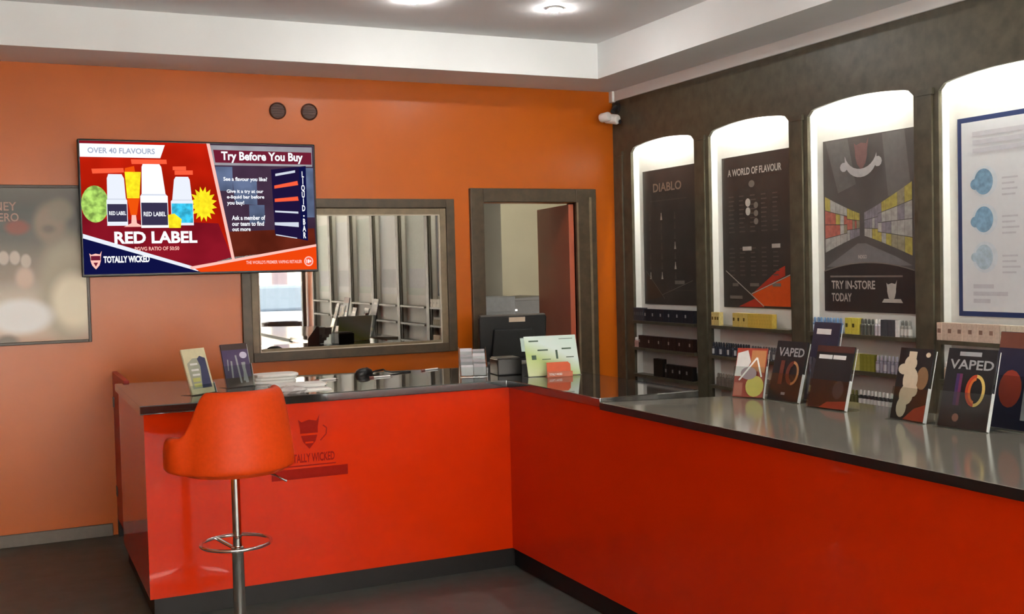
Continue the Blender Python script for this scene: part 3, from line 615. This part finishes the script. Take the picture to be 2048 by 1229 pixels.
# ------------------------------------------------------------------ framed poster, left of the television
fp = thing('framed_poster', 'large faded poster of a seated figure with painted-in glare in a thin dark frame', 'poster', (-.66, YB-.03, 1.205))
def soft_poster():
    m = bpy.data.materials.new('faded_portrait_glare_print'); m.use_nodes = True; nt = m.node_tree; b = nt.nodes['Principled BSDF']
    b.inputs['Roughness'].default_value = .3; b.inputs['Specular IOR Level'].default_value = .3
    tc = nt.nodes.new('ShaderNodeTexCoord'); sep = nt.nodes.new('ShaderNodeSeparateXYZ'); nt.links.new(tc.outputs['Object'], sep.inputs[0])
    nz = nt.nodes.new('ShaderNodeTexNoise'); nz.inputs['Scale'].default_value = 7.; nt.links.new(tc.outputs['Object'], nz.inputs['Vector'])
    cur = None
    def ramp(sock, stops):
        r = nt.nodes.new('ShaderNodeValToRGB'); el = r.color_ramp.elements
        while len(el) < len(stops): el.new(.5)
        for e, (p, c) in zip(el, stops): e.position = p; e.color = (*c, 1)
        nt.links.new(sock, r.inputs[0]); return r.outputs[0]
    cur = ramp(sep.outputs['Z'], [(0., (.42, .24, .15)), (.16, (.78, .72, .60)), (.40, (.30, .24, .18)), (.62, (.11, .105, .085)), (.80, (.065, .07, .06)), (.93, (.13, .12, .10))])  # lower stops brightened to paint in the shopfront glare
    def blob(cx, cz, rx, rz, col, soft=.5):
        nonlocal cur
        mp = nt.nodes.new('ShaderNodeMapping'); mp.vector_type = 'POINT'
        mp.inputs['Location'].default_value = (-cx/rx, 0, -cz/rz); mp.inputs['Scale'].default_value = (1/rx, 0, 1/rz)
        nt.links.new(tc.outputs['Object'], mp.inputs[0])
        ln = nt.nodes.new('ShaderNodeVectorMath'); ln.operation = 'LENGTH'; nt.links.new(mp.outputs[0], ln.inputs[0])
        mr = nt.nodes.new('ShaderNodeMapRange'); mr.interpolation_type = 'SMOOTHSTEP'
        mr.inputs[1].default_value = 1.; mr.inputs[2].default_value = 1-soft; nt.links.new(ln.outputs['Value'], mr.inputs[0])
        mx = nt.nodes.new('ShaderNodeMix'); mx.data_type = 'RGBA'; nt.links.new(mr.outputs[0], mx.inputs[0])
        nt.links.new(cur, mx.inputs[6]); mx.inputs[7].default_value = (*col, 1); cur = mx.outputs[2]
    X0 = .66
    blob(X0+.36, .33, .20, .42, (.36, .32, .225), .5)       # torso and hair
    blob(X0+.28, .72, .115, .16, (.26, .20, .145), .5)      # head
    blob(X0+.34, .80, .10, .10, (.22, .19, .135), .6)
    blob(X0+.27, .69, .06, .04, (.15, .115, .085), .8)      # face shade
    blob(X0+.40, .25, .17, .22, (.74, .67, .50), .5)       # pale sleeve, brightened with painted glare
    blob(X0+.13, .40, .07, .09, (.56, .42, .33), .6)       # hand
    blob(X0+.10, .17, .22, .13, (.80, .82, .82), .45)      # white sheet, brightened with painted glare
    blob(X0+.02, .52, .035, .05, (.52, .45, .38), .4); blob(X0+.08, .52, .035, .05, (.52, .45, .38), .4); blob(X0+.14, .50, .035, .05, (.50, .43, .36), .4)
    blob(X0+.10, .70, .09, .06, (.26, .07, .045), .6)       # red title patch
    blob(X0+.02, .02, .09, .06, (.20, .17, .14), .6)
    nt.links.new(cur, b.inputs['Base Color']); return m
obj('print', MB().box(.014, 1.136, .006, .012, .014, .94), soft_poster(), fp)
frame(fp, 'frame', 0, 1.15, 0, .952, .018, 0, .029, mat('dark_brown_frame', (.045, .025, .012), .35), bevel=.003)
obj('backing', MB().box(.014, 1.136, .0125, .028, .014, .94), M_DGREY, fp)
M_PT = mat('poster_coral_ink', (.40, .24, .19), .5)
text(fp, 'printed_lettering', 'NEY', .64, .80, .76, .85, M_PT, 1, .006, .01); text(fp, 'printed_lettering', 'HERO', .62, .735, .77, .785, M_PT, 1, .006, .01)

# ------------------------------------------------------------------ wall speakers, security camera
for x, lb in ((1.679, 'round dark wall vent above the television, left of the pair'), (1.888, 'round dark wall vent above the television, right of the pair')):
    t = thing('wall_vent', lb, 'vent', (x, YB, 2.655), 0, 'round wall vents', PI/2)
    mv = mat('dark_brown_vent', (.085, .028, .015), .5)
    obj('rim', MB().lathe([(.056, 0), (.056, .008), (.050, .013), (.046, .008), (.046, .004)], 28), mv, t, smooth=True)
    for k in range(5):
        z = -.032+k*.016; hwid = math.sqrt(.046**2-z*z)
        obj('louvre', MB().box(-hwid, hwid, z-.0035, z+.0035, .004, .010), mat('vent_louvre', (.06, .022, .012), .5), t)
cc = thing('security_camera', 'white bullet security camera in the corner above the doorway', 'camera', (4.12, 7.02, 2.70))
M_CW = mat('white_plastic', (.78, .76, .73), .35)
obj('mount', MB().tube([(.085, .06, .075), (.04, .03, .055), (.0, .0, .02)], .016, 12), M_DGREY, cc, smooth=True)
obj('mount_plate', MB().lathe([(.045, 0), (.045, .012), (.03, .02)], 20), M_DGREY, cc, smooth=True, loc=(.078, .06, .06), rot=(0, -PI/2, 0))
def capsule(r, l): return MB().lathe([(r*.5, 0), (r*.86, r*.12), (r, r*.4), (r, l-r*.4), (r*.86, l-r*.12), (r*.5, l)], 20)
obj('housing', capsule(.036, .12), M_CW, cc, smooth=True, loc=(.012, -.065, -.045), rot=(math.radians(-80), 0, math.radians(25)))
obj('housing_joint', capsule(.034, .085), M_CW, cc, smooth=True, loc=(-.052, -.05, -.02), rot=(math.radians(-95), 0, math.radians(25)))
obj('lens', MB().lathe([(.016, 0), (.016, .004), (.010, .006)], 18), M_DGREY, cc, smooth=True, loc=(.022, -.066, -.060), rot=(math.radians(97), 0, math.radians(25)))

# ------------------------------------------------------------------ bar stool
def make_stool(label, loc, rz):
    t = thing('bar_stool', label, 'stool', loc, rz)
    obj('base', MB().lathe([(.205, 0), (.205, .006), (.19, .014), (.10, .028), (.05, .05), (.032, .075)], 40), M_CHROME, t, smooth=True)
    obj('gas_lift', MB().lathe([(.0245, .06), (.0245, .445), (.027, .45), (.027, .47), (.0225, .475)], 24), M_CHROME, t, smooth=True)
    obj('piston', MB().lathe([(.0185, .47), (.0185, .78)], 24), M_CHROME, t, smooth=True)
    ring = MB().tube([(.142*math.cos(a)+.0, .142*math.sin(a)+.01, .487) for a in [2*PI*k/36 for k in range(36)]], .0075, 10, True)
    fr = obj('foot_ring', ring, M_CHROME, t, smooth=True)
    obj('foot_ring_arm', MB().tube([(.0, .02, .462), (.0, .152, .487)], .008, 8), M_CHROME, fr, smooth=True)
    obj('lever', MB().tube([(.02, -.02, .78), (.06, -.10, .785), (.085, -.15, .772), (.115, -.19, .745)], .0045, 8), M_CHROME, t, smooth=True)
    obj('seat_plate', MB().box(-.09, .09, -.09, .09, .775, .79), M_DGREY, t)
    obj('seat_cushion', MB().lathe([(.09, .786), (.20, .788), (.222, .81), (.222, .85), (.205, .872), (.12, .882)], 40), M_LEATHER, t, smooth=True)
    # wrap-around back: thick curved shell, tall at the back, falling to low arms
    nt_, A = 48, math.radians(122)
    def sm(x): x = max(0., min(1., x)); return x*x*(3-2*x)
    vs = []; fs = []; sec = 12
    for i in range(nt_+1):
        a = -A+2*A*i/nt_; u = abs(a)/A
        k = sm((u-.60)/.14)
        top = 1.132*(1-k)+.955*k-.04*max(0., (u-.88)/.12)**2
        bot = .800+.012*sm((u-.6)/.4); h = top-bot
        th = .060*(1-.25*max(0., (u-.85)/.15))
        ro = .250+.035*sm((u-.62)/.25); rtop = .205+.078*sm((u-.60)/.2)
        for s, q in ((0, .22), (.06, 0), (.35, 0.), (.72, 0), (.93, .06), (1., .32), (1., .68), (.93, .94), (.72, 1), (.35, 1), (.06, 1), (0, .78)):
            r = ro+(rtop-ro)*s**1.2-th*q
            vs.append((r*math.sin(a), -r*math.cos(a)*.97, bot+h*s))
    for i in range(nt_):
        for j in range(sec):
            j2 = (j+1) % sec; fs.append((i*sec+j, (i+1)*sec+j, (i+1)*sec+j2, i*sec+j2))
    fs += [list(range(sec)), list(range(nt_*sec, (nt_+1)*sec))[::-1]]
    bk = obj('backrest', MB().add(vs, fs), M_LEATHER, t)
    for p in bk.data.polygons: p.use_smooth = True
    md = bk.modifiers.new('soft', 'SUBSURF'); md.levels = 1; md.render_levels = 2
    return t
stool = make_stool('red-orange leatherette bar stool on a chrome pole, in front of the red counter', (.845, 4.56, 0), math.radians(25))

# ------------------------------------------------------------------ seating by the shopfront, seen only in the reflective pane
bt = thing('cafe_table', 'round white table by the shopfront, seen mirrored', 'table', (3.40, -1.08, 0))
obj('table_top', MB().lathe([(.54, .72), (.56, .73), (.56, .745), (.54, .752)], 40), M_PAPER, bt, smooth=True)
obj('pedestal', MB().lathe([(.24, 0), (.24, .02), (.04, .05), (.035, .70), (.10, .72)], 24), M_CHROME, bt, smooth=True)
M_TUB = mat('brown_leather', (.09, .035, .022), .4)
for x, y, lb in ((3.05, -2.02, 'brown tub chair by the shopfront, left one of the mirrored pair'), (3.78, -2.0, 'brown tub chair by the shopfront, right one of the mirrored pair')):
    t = thing('tub_chair', lb, 'chair', (x, y, 0), 0, 'tub chairs')
    sh = MB(); n = 28; a0, a1 = math.radians(-215), math.radians(35); vs = []
    for k in range(n+1):
        a = a0+(a1-a0)*k/n
        vs += [(r*math.cos(a), r*math.sin(a), z) for r, z in ((.30, .08), (.30, .86), (.25, .86), (.25, .40))]
    sh.add(vs, [(k*4+j, (k+1)*4+j, (k+1)*4+j+1, k*4+j+1) for k in range(n) for j in range(3)] + [(0, 1, 2, 3), (n*4+3, n*4+2, n*4+1, n*4)])
    obj('shell', sh, M_TUB, t, smooth=True)
    obj('seat_cushion', MB().lathe([(.24, .38), (.245, .46), (.2, .48)], 28), M_TUB, t, smooth=True)
    for k in range(4):
        a = PI/4+k*PI/2; obj('leg', MB().box(-.02, .02, -.02, .02, 0, .40), M_BLACK, t, loc=(.17*math.cos(a), .17*math.sin(a), 0))

# ------------------------------------------------------------------ leaflet stands
def leaflet_stand(label, loc, rz, wd, h, lean, sheet, tray=.10, name='leaflet_stand', pocket=.45):
    """clear stand facing local -y: foot plate, leaning back, pocket front and the leaflet in it"""
    t = thing(name, label, 'leaflet stand', loc, rz)
    obj('foot', MB().box(-wd/2-.006, wd/2+.006, -.004, tray, 0, .003), M_CLEAR, t)
    bk = obj('back', MB().box(-wd/2-.006, wd/2+.006, .012, .0145, 0, h*.98), M_CLEAR, t, rot=(-lean, 0, 0), loc=(0, .012, .003))
    obj('pocket', MB().box(-wd/2-.006, wd/2+.006, -.0025, 0, 0, h*pocket).box(-wd/2-.006, -wd/2-.0035, 0, .012, 0, h*pocket).box(wd/2+.0035, wd/2+.006, 0, .012, 0, h*pocket), M_CLEAR, bk)
    lf = obj('leaflet', MB().box(-wd/2, wd/2, .003, .0105, .003, h), sheet, t, rot=(-lean, 0, 0), loc=(0, .012, .003))
    edge = mat('acrylic_edge', (.62, .66, .64), .15)
    obj('edge', MB().box(wd/2+.006, wd/2+.0075, -.0025, .0145, 0, h*pocket+.005), edge, bk)
    obj('edge', MB().box(wd/2+.006, wd/2+.0075, .011, .0145, h*pocket+.005, h*.98), edge, bk)
    return t, lf
LB = .003
M_LDARK = mat('leaflet_black', (.020, .019, .021), .3); M_LNAVY = mat('leaflet_navy', (.030, .028, .055), .3); M_LCREAM = mat('leaflet_cream', (.62, .56, .36), .4)
M_LW = mat('leaflet_white', (.72, .72, .70), .4); M_LRED = mat('leaflet_red', (.34, .05, .03), .4); M_LGREY = mat('leaflet_grey', (.33, .34, .35), .4)
def P(parent, name, polys, m, lay=1): return prt(parent, name, polys, m, lay, LB)
def ten(lf, wd, z0, z1, cols):
    x = -wd*.16; hh = z1-z0
    P(lf, 'printed_one', [rect(x-.018, z0, x-.004, z1)], cols[0], 2); P(lf, 'printed_one', [rect(x-.004, z0, x+.008, z1)], cols[1], 3)
    cx = wd*.17; cz = (z0+z1)/2
    def ringp(rx, rz, wr, a0, a1):
        o = ell(cx, cz, rx, rz, 14, a0, a1); i_ = ell(cx, cz, rx-wr, rz-wr, 14, a0, a1); return o+i_[::-1]
    P(lf, 'printed_zero', [ringp(.040, hh/2, .012, PI/2, PI*1.5)], cols[2], 2)
    P(lf, 'printed_zero', [ringp(.040, hh/2, .012, -PI/2, PI/2)], cols[4], 2)
    P(lf, 'printed_zero', [ringp(.028, hh/2-.012, .010, PI/2, PI*1.5)], cols[3], 3)
c_p, c_m, c_r, c_o, c_y = (mat('ink_purple', (.06, .03, .12), .4), mat('ink_magenta', (.14, .03, .09), .4), mat('ink_red', (.42, .05, .02), .4), mat('ink_orange', (.55, .14, .03), .4), mat('ink_yellow', (.66, .48, .14), .4))
d1, d2 = mat('ink_dim_red', (.14, .035, .022), .4), mat('ink_dim_gold', (.42, .21, .09), .4)
FX = -PI/2      # facing the customer side, -X
t, lf = leaflet_stand('clear stand with a bright collage leaflet, far end of the row', (3.10, 4.125, ztop2(3.10)), math.radians(-62), .15, .235, .30, M_LRED, .11, pocket=.62)
P(lf, 'printed_shape', [[(-.075, .10), (-.03, .10), (.0, .17), (-.02, .225), (-.07, .21)]], M_LW, 1)
P(lf, 'printed_shape', [ell(.03, .055, .045, .05, 16)], mat('ink_lemon', (.62, .55, .13), .4), 2)
P(lf, 'printed_shape', [[(.0, .13), (.072, .12), (.072, .225), (.0, .225)]], mat('ink_tan', (.50, .22, .09), .4), 1)
P(lf, 'printed_shape', [ell(-.005, .115, .04, .03, 14)], mat('ink_mauve', (.40, .30, .34), .4), 3)
P(lf, 'printed_shape', [rect(-.072, .008, -.03, .07)], mat('ink_rose', (.46, .16, .11), .4), 1)
P(lf, 'printed_shape', [line((-.05, .08), (.03, .19), .008), line((.03, .19), (.06, .10), .008)], M_PAPER, 4)
t, lf = leaflet_stand('clear stand with a dark VAPED leaflet and dim outlined ten, second in the row', (3.155, 3.952, ztop2(3.155)), FX+.08, .19, .275, .27, M_LDARK)
text(lf, 'printed_title', 'VAPED', -.075, .205, .085, .245, M_LGREY, 2, LB, .02); ten(lf, .19, .075, .185, (d1, d1, d1, d1, d2)); P(lf, 'printed_mark', [rect(-.015, .028, .01, .04)], M_LGREY, 2)
t, lf = leaflet_stand('tall clear stand with a navy leaflet, behind the VAPED leaflet', (3.28, 3.87, ztop2(3.28)), FX, .17, .36, .20, M_LNAVY, pocket=.55)
P(lf, 'printed_caption', [rect(-.06, .305, .035, .33)], M_LW, 2); P(lf, 'printed_picture', [[(-.07, .03), (.03, .03), (.02, .16), (-.06, .2)]], mat('ink_plum', (.16, .12, .15), .4), 1); P(lf, 'printed_highlight', [rect(-.06, .04, 0, .07)], M_LCREAM, 2)
t, lf = leaflet_stand('clear stand with a black leaflet headed by a pale caption bar, third in the row', (3.13, 3.635, ztop2(3.13)), FX+.1, .205, .272, .27, M_LDARK, pocket=.45)
P(lf, 'printed_caption', [rect(-.085, .214, -.01, .232), rect(-.005, .214, .065, .232)], M_LW, 2); P(lf, 'printed_band', [rect(-.1025, .244, .1025, .271)], mat('ink_wine', (.07, .025, .02), .4), 1)
P(lf, 'printed_foot', [[(-.04, .004), (.1025, .004), (.1025, .04), (.0, .03)]], M_LRED, 1); P(lf, 'printed_picture', [ell(.05, .085, .03, .04, 14)], mat('ink_slate', (.06, .06, .065), .4), 1)
t, lf = leaflet_stand('clear stand with a pale cream shape on a dark leaflet, fourth in the row', (3.145, 3.196, ztop2(3.145)), FX, .17, .285, .23, M_LDARK, pocket=.45)
M_BLOB = mat('ink_ivory', (.62, .54, .40), .4)
P(lf, 'printed_shape', [ell(-.02, .225, .032, .03, 16), ell(-.05, .20, .03, .022, 14), ell(-.01, .16, .038, .05, 16), ell(-.02, .10, .036, .04, 14), ell(-.035, .05, .026, .04, 14), rect(-.035, .245, .005, .272), ell(.015, .12, .02, .025, 12)], M_BLOB, 2)
P(lf, 'printed_disc', [ell(.048, .17, .03, .045, 18)], mat('ink_brown', (.24, .14, .07), .4), 1); P(lf, 'printed_foot', [[(-.02, .004), (.085, .004), (.085, .07), (.03, .05)]], M_LRED, 1); P(lf, 'printed_dot', [ell(.062, .262, .012, .010, 10)], M_BLOB, 2)
t, lf = leaflet_stand('clear stand with a dark VAPED leaflet and rainbow ten, nearest of the row', (3.15, 2.93, ztop2(3.15)), FX+.14, .20, .30, .27, M_LDARK)
text(lf, 'printed_title', 'VAPED', -.085, .222, .095, .258, M_LGREY, 2, LB, .02); ten(lf, .20, .085, .205, (c_p, c_m, c_r, c_o, c_y)); P(lf, 'printed_caption', [rect(-.05, .272, .04, .288)], M_LGREY, 2); P(lf, 'printed_mark', [ell(-.03, .04, .014, .016, 10)], mat('ink_rust', (.24, .10, .07), .4), 2)
t, lf = leaflet_stand('tall clear stand with a brown-red topped leaflet, behind the rainbow ten leaflet', (3.29, 2.83, ztop2(3.29)), FX, .20, .36, .20, M_LNAVY, pocket=.55)
P(lf, 'printed_band', [rect(-.1, .30, .1, .358)], mat('ink_brick', (.17, .06, .04), .4), 1); P(lf, 'printed_picture', [rect(.03, .04, .08, .2)], M_LGREY, 1); P(lf, 'printed_picture', [ell(-.03, .15, .05, .07, 16)], M_LRED, 1)

ZT = 1.003
t, lf = leaflet_stand('cream and blue leaflet stand at the left end of the worktop', (.905, 5.57, ZT), math.radians(36), .155, .235, .30, M_LCREAM, .09, pocket=.2)
P(lf, 'printed_picture', [[(.0, .03), (.065, .03), (.065, .18), (.03, .195), (.01, .18), (.02, .14)]], mat('ink_navy', (.05, .055, .12), .4), 2); P(lf, 'printed_panel', [[(-.062, .03), (.065, .03), (.065, .185), (-.02, .185), (-.062, .16)]], mat('ink_sage', (.36, .37, .29), .4), 1)
P(lf, 'printed_lines', [rect(-.045, .15, .005, .16), rect(-.045, .12, .005, .13), rect(-.045, .095, .005, .105)], M_LW, 2); P(lf, 'printed_lines', [rect(-.05, .065, .0, .085), rect(-.05, .038, .0, .056)], mat('ink_lime', (.50, .50, .16), .4), 2)
t, lf = leaflet_stand('purple leaflet stand with silver device pictures, left of the white papers', (1.125, 5.79, ZT), math.radians(20), .155, .232, .27, mat('leaflet_purple', (.075, .05, .12), .35), .09, pocket=.5)
P(lf, 'printed_band', [rect(-.0775, .20, .0775, .232), rect(-.0775, .003, .0775, .05)], mat('ink_umber', (.06, .035, .03), .4), 1)
P(lf, 'printed_devices', [line((-.035, .05), (-.03, .14), .010), line((-.055, .09), (-.05, .15), .006), line((.01, .02), (.0, .17), .010), line((.045, .02), (.035, .13), .018), line((.03, .03), (.045, .13), .012)], M_LGREY, 2); P(lf, 'printed_badge', [ell(.045, .168, .022, .018, 16)], mat('ink_lilac', (.55, .52, .66), .4), 3)

# ------------------------------------------------------------------ papers and things on the black worktop
def paper_pile(label, cx, cy, rz, wd, d, n, z0=ZT, name='paper_pile'):
    t = thing(name, label, 'papers', (cx, cy, z0), rz)
    for k in range(n):
        o = obj('sheet', MB().box(-wd/2, wd/2, -d/2, d/2, 0, .0035), M_PAPER, t, loc=(random.uniform(-.008, .008), random.uniform(-.008, .008), k*.0036), rot=(0, 0, random.uniform(-.07, .07)))
    return t
def bag(label, cx, cy, rz, wd, d, h):
    t = thing('paper_bag_stack', label, 'papers', (cx, cy, ZT), rz)
    for k in range(3):
        v = MB(); n = 14
        pts = [(wd/2*math.copysign(abs(math.cos(a))**.6, math.cos(a)), d/2*math.copysign(abs(math.sin(a))**.6, math.sin(a))) for a in [2*PI*j/n for j in range(n)]]
        v.prism(pts, 0, h/3*.92)
        obj('fold', v, M_PAPER, t, loc=(random.uniform(-.015, .015), random.uniform(-.01, .01), k*h/3), rot=(0, 0, random.uniform(-.12, .12)), bevel=.004)
    return t
bag('rumpled stack of white paper beside the purple leaflet', 1.335, 5.95, .1, .24, .17, .05)
paper_pile('flat white sheets lying mid-worktop right of the stool', 1.385, 5.66, .0, .27, .15, 4)
paper_pile('small white slip near the front edge of the worktop', 1.41, 5.42, .05, .16, .06, 2)
cb = thing('crumpled_bag', 'small crumpled grey plastic bag at the worktop front edge', 'bag', (1.27, 5.36, ZT))
vs = []; n = 16
for r, z in ((.05, 0), (.062, .012), (.045, .026), (.02, .034)):
    vs += [(1.3*r*(1+random.uniform(-.18, .18))*math.cos(2*PI*k/n), r*(1+random.uniform(-.18, .18))*math.sin(2*PI*k/n), z+random.uniform(0, .004)*(z > 0)) for k in range(n)]
obj('bag', MB().add(vs, [(j*n+k, j*n+(k+1) % n, (j+1)*n+(k+1) % n, (j+1)*n+k) for j in range(3) for k in range(n)] + [list(range(n))[::-1], list(range(3*n, 4*n))]), mat('grey_film', (.45, .43, .42), .3), cb)
ms = thing('computer_mouse', 'black mouse with a coiled cable at the back of the worktop', 'mouse', (1.86, 6.02, ZT), .5)
mv = []; mf = []; n = 18
for s, z in ((1, 0), (1.02, .012), (.9, .026), (.6, .036), (.2, .040)): mv += [(.062*s*math.cos(2*PI*k/n), .036*s*math.sin(2*PI*k/n), z) for k in range(n)]
obj('body', MB().add(mv, [(j*n+k, j*n+(k+1) % n, (j+1)*n+(k+1) % n, (j+1)*n+k) for j in range(4) for k in range(n)]+[list(range(n))[::-1], list(range(4*n, 5*n))]), M_BLACK, ms, smooth=True)
obj('wheel', MB().tube([(.02, 0, .036), (.03, 0, .034)], .006, 8), M_DGREY, ms)
obj('cable', MB().tube([(.06, 0, .008), (.10, .01, .012), (.13, -.03, .02), (.10, -.07, .016), (.13, -.10, .008), (.19, -.11, .006), (.24, -.14, .005)], .005, 8), M_BLACK, ms, smooth=True)
for (x, y, a, lb) in ((2.28, 6.05, .35, 'white pen at the worktop back edge beside the card holder'), (1.60, 5.86, .2, 'white pen lying between the papers and the mouse'), (1.90, 5.82, .1, 'thin white pen lying in front of the mouse')):
    p_ = thing('pen', lb, 'pen', (x, y, ZT+.0045), a)
    obj('barrel', MB().tube([(-.065, 0, 0), (.05, 0, 0)], .0045, 8), M_PAPER, p_, smooth=True)
    obj('tip', MB().tube([(.05, 0, 0), (.065, 0, 0)], .002, 8), M_CHROME, p_)
    obj('cap', MB().tube([(-.075, 0, 0), (-.05, 0, 0)], .005, 8), mat('pen_cap', (.25, .1, .08), .4), p_)
ch = thing('card_holder', 'clear tiered holder full of grey cards at the counter corner', 'card holder', (2.32, 5.50, ZT), math.radians(-20))
obj('base', MB().box(-.075, .075, -.01, .15, 0, .004), M_CLEAR, ch)
obj('side', MB().slab([(-.01, 0), (.15, 0), (.15, .155), (.12, .155), (-.01, .05)], -.001, .001), M_CLEAR, ch, loc=(.075, 0, 0), rot=(0, 0, PI/2))
obj('side', MB().slab([(-.01, 0), (.15, 0), (.15, .155), (.12, .155), (-.01, .05)], -.001, .001), mat('dark_holder_side', (.05, .035, .035), .3), ch, loc=(-.075, 0, 0), rot=(0, 0, PI/2))
for k in range(4):
    tr = obj('tier', MB().box(-.072, .072, 0, .002, 0, .05), M_CLEAR, ch, loc=(0, -.006+.036*k, .006+.026*k), rot=(-.25, 0, 0))
    for j in range(2):
        obj('card', MB().box(-.068+.069*j, -.002+.069*j, .004, .016, .004, .062+.006*((k+j) % 2)), mat('grey_card', (.34, .32, .34), .4) if (k+j) % 3 else mat('pale_card', (.52, .50, .53), .4), tr)
td = thing('till_desk', 'low black staff desk behind the counter, carrying the till screen', 'desk', (3.17, 6.89, 0), 0)
obj('desktop', MB().box(-.28, .28, -.22, .22, .885, .91), M_BLACK, td, bevel=.003)
for x in (-.26, .26):
    for y in (-.2, .2): obj('leg', MB().box(x-.02, x+.02, y-.02, y+.02, 0, .885), M_BLACK, td)
mo = thing('till_screen', 'black till screen seen from behind, with a cream sticker, before the doorway', 'monitor', (3.17, 6.83, .91), math.radians(-8))
obj('base', MB().box(-.13, .13, -.09, .11, 0, .022), M_BLACK, mo, bevel=.006)
obj('neck', MB().slab([(-.04, .02), (.04, .02), (.04, .16), (-.04, .16)], -.02, .03), M_BLACK, mo)
mn = obj('screen_back', MB().slab([(-.235, .045), (.235, .045), (.242, .345), (.23, .36), (-.23, .36), (-.242, .345)], -.02, .022), M_BLACK, mo, bevel=.008, rot=(.08, 0, 0))
obj('rear_housing', MB().slab([(-.16, .07), (.16, .07), (.14, .27), (-.14, .27)], -.045, -.02), M_BLACK, mn, bevel=.008)
obj('top_rim', MB().box(-.23, .23, -.022, .02, .356, .364), mat('grey_rim', (.12, .11, .10), .4), mn)
obj('sticker', MB().box(-.03, .085, -.0225, -.02, .315, .347), mat('cream_sticker', (.62, .50, .38), .5), mn)
rp_ = thing('receipt_printer', 'low black receipt printer between card holder and green sign', 'printer', (2.52, 5.46, ZT), math.radians(-8))
obj('body', MB().slab([(-.07, 0), (.07, 0), (.07, .085), (.05, .09), (-.07, .09)], 0, .16), M_BLACK, rp_, bevel=.006)
obj('lid', MB().box(-.066, .066, .02, .15, .09, .096), mat('printer_lid', (.06, .058, .055), .3), rp_, bevel=.003)
# green-white sign with a business-card box in front
sg = thing('counter_sign', 'pale green and white landscape sign leaning on the worktop', 'sign', (2.70, 5.275, ZT), math.radians(-7))
bd = obj('board', MB().box(-.15, .15, 0, .005, 0, .222), None, sg, rot=(-.32, 0, 0), loc=(0, 0, .004))
def sign_mat():
    m = bpy.data.materials.new('mint_gradient_print'); m.use_nodes = True; nt = m.node_tree; b = nt.nodes['Principled BSDF']; b.inputs['Roughness'].default_value = .3
    tc = nt.nodes.new('ShaderNodeTexCoord'); vm = nt.nodes.new('ShaderNodeVectorMath'); vm.operation = 'DOT_PRODUCT'; vm.inputs[1].default_value = (1.6, 0, 3.2)
    nt.links.new(tc.outputs['Object'], vm.inputs[0]); mr = nt.nodes.new('ShaderNodeMapRange'); mr.inputs[1].default_value = -.25; mr.inputs[2].default_value = .95
    nt.links.new(vm.outputs['Value'], mr.inputs[0]); rp = nt.nodes.new('ShaderNodeValToRGB'); el = rp.color_ramp.elements
    el[0].color = (.66, .72, .46, 1); el[1].color = (.60, .74, .66, 1); e = el.new(.35); e.color = (.46, .60, .22, 1); e = el.new(.62); e.color = (.68, .80, .76, 1)
    nt.links.new(mr.outputs[0], rp.inputs[0]); nt.links.new(rp.outputs[0], b.inputs['Base Color']); return m
bd.data.materials.append(sign_mat())
M_INKG = mat('ink_dark_green', (.05, .10, .06), .4)
prt(bd, 'printed_text', [rect(-.125, .19, -.07, .198), rect(-.08, .138, -.02, .146), rect(.06, .142, .115, .150), rect(-.06, .088, -.01, .092), rect(.08, .095, .125, .100), rect(.05, .20, .13, .203)], M_INKG, 1)
prt(bd, 'printed_device', [rect(-.118, .090, -.092, .115), rect(.022, .09, .034, .14)], M_INKG, 1)
obj('backing', MB().box(-.17, -.15, .001, .004, .14, .215), mat('mint_tab', (.42, .55, .50), .4), bd)
obj('foot', MB().box(-.15, .15, -.025, .07, 0, .004), M_CLEAR, sg)
ob = thing('card_box', 'small orange business card box in front of the green sign', 'box', (2.695, 5.20, ZT), math.radians(-7))
obj('cards', MB().slab([(-.068, .002), (.068, .002), (.068, .065), (.055, .078), (-.066, .078)], 0, .006), mat('orange_card', (.66, .10, .025), .4), ob, loc=(0, .012, .002), rot=(-.2, 0, 0))
obj('box', MB().box(-.072, .072, 0, .004, 0, .030).box(-.072, .072, 0, .035, 0, .003), mat('coral_box', (.62, .17, .09), .35), ob)
text(ob, 'printed_lettering', 'TOTALLY WICKED', -.062, .010, .012, .022, M_PAPER, 1, 0., .02)
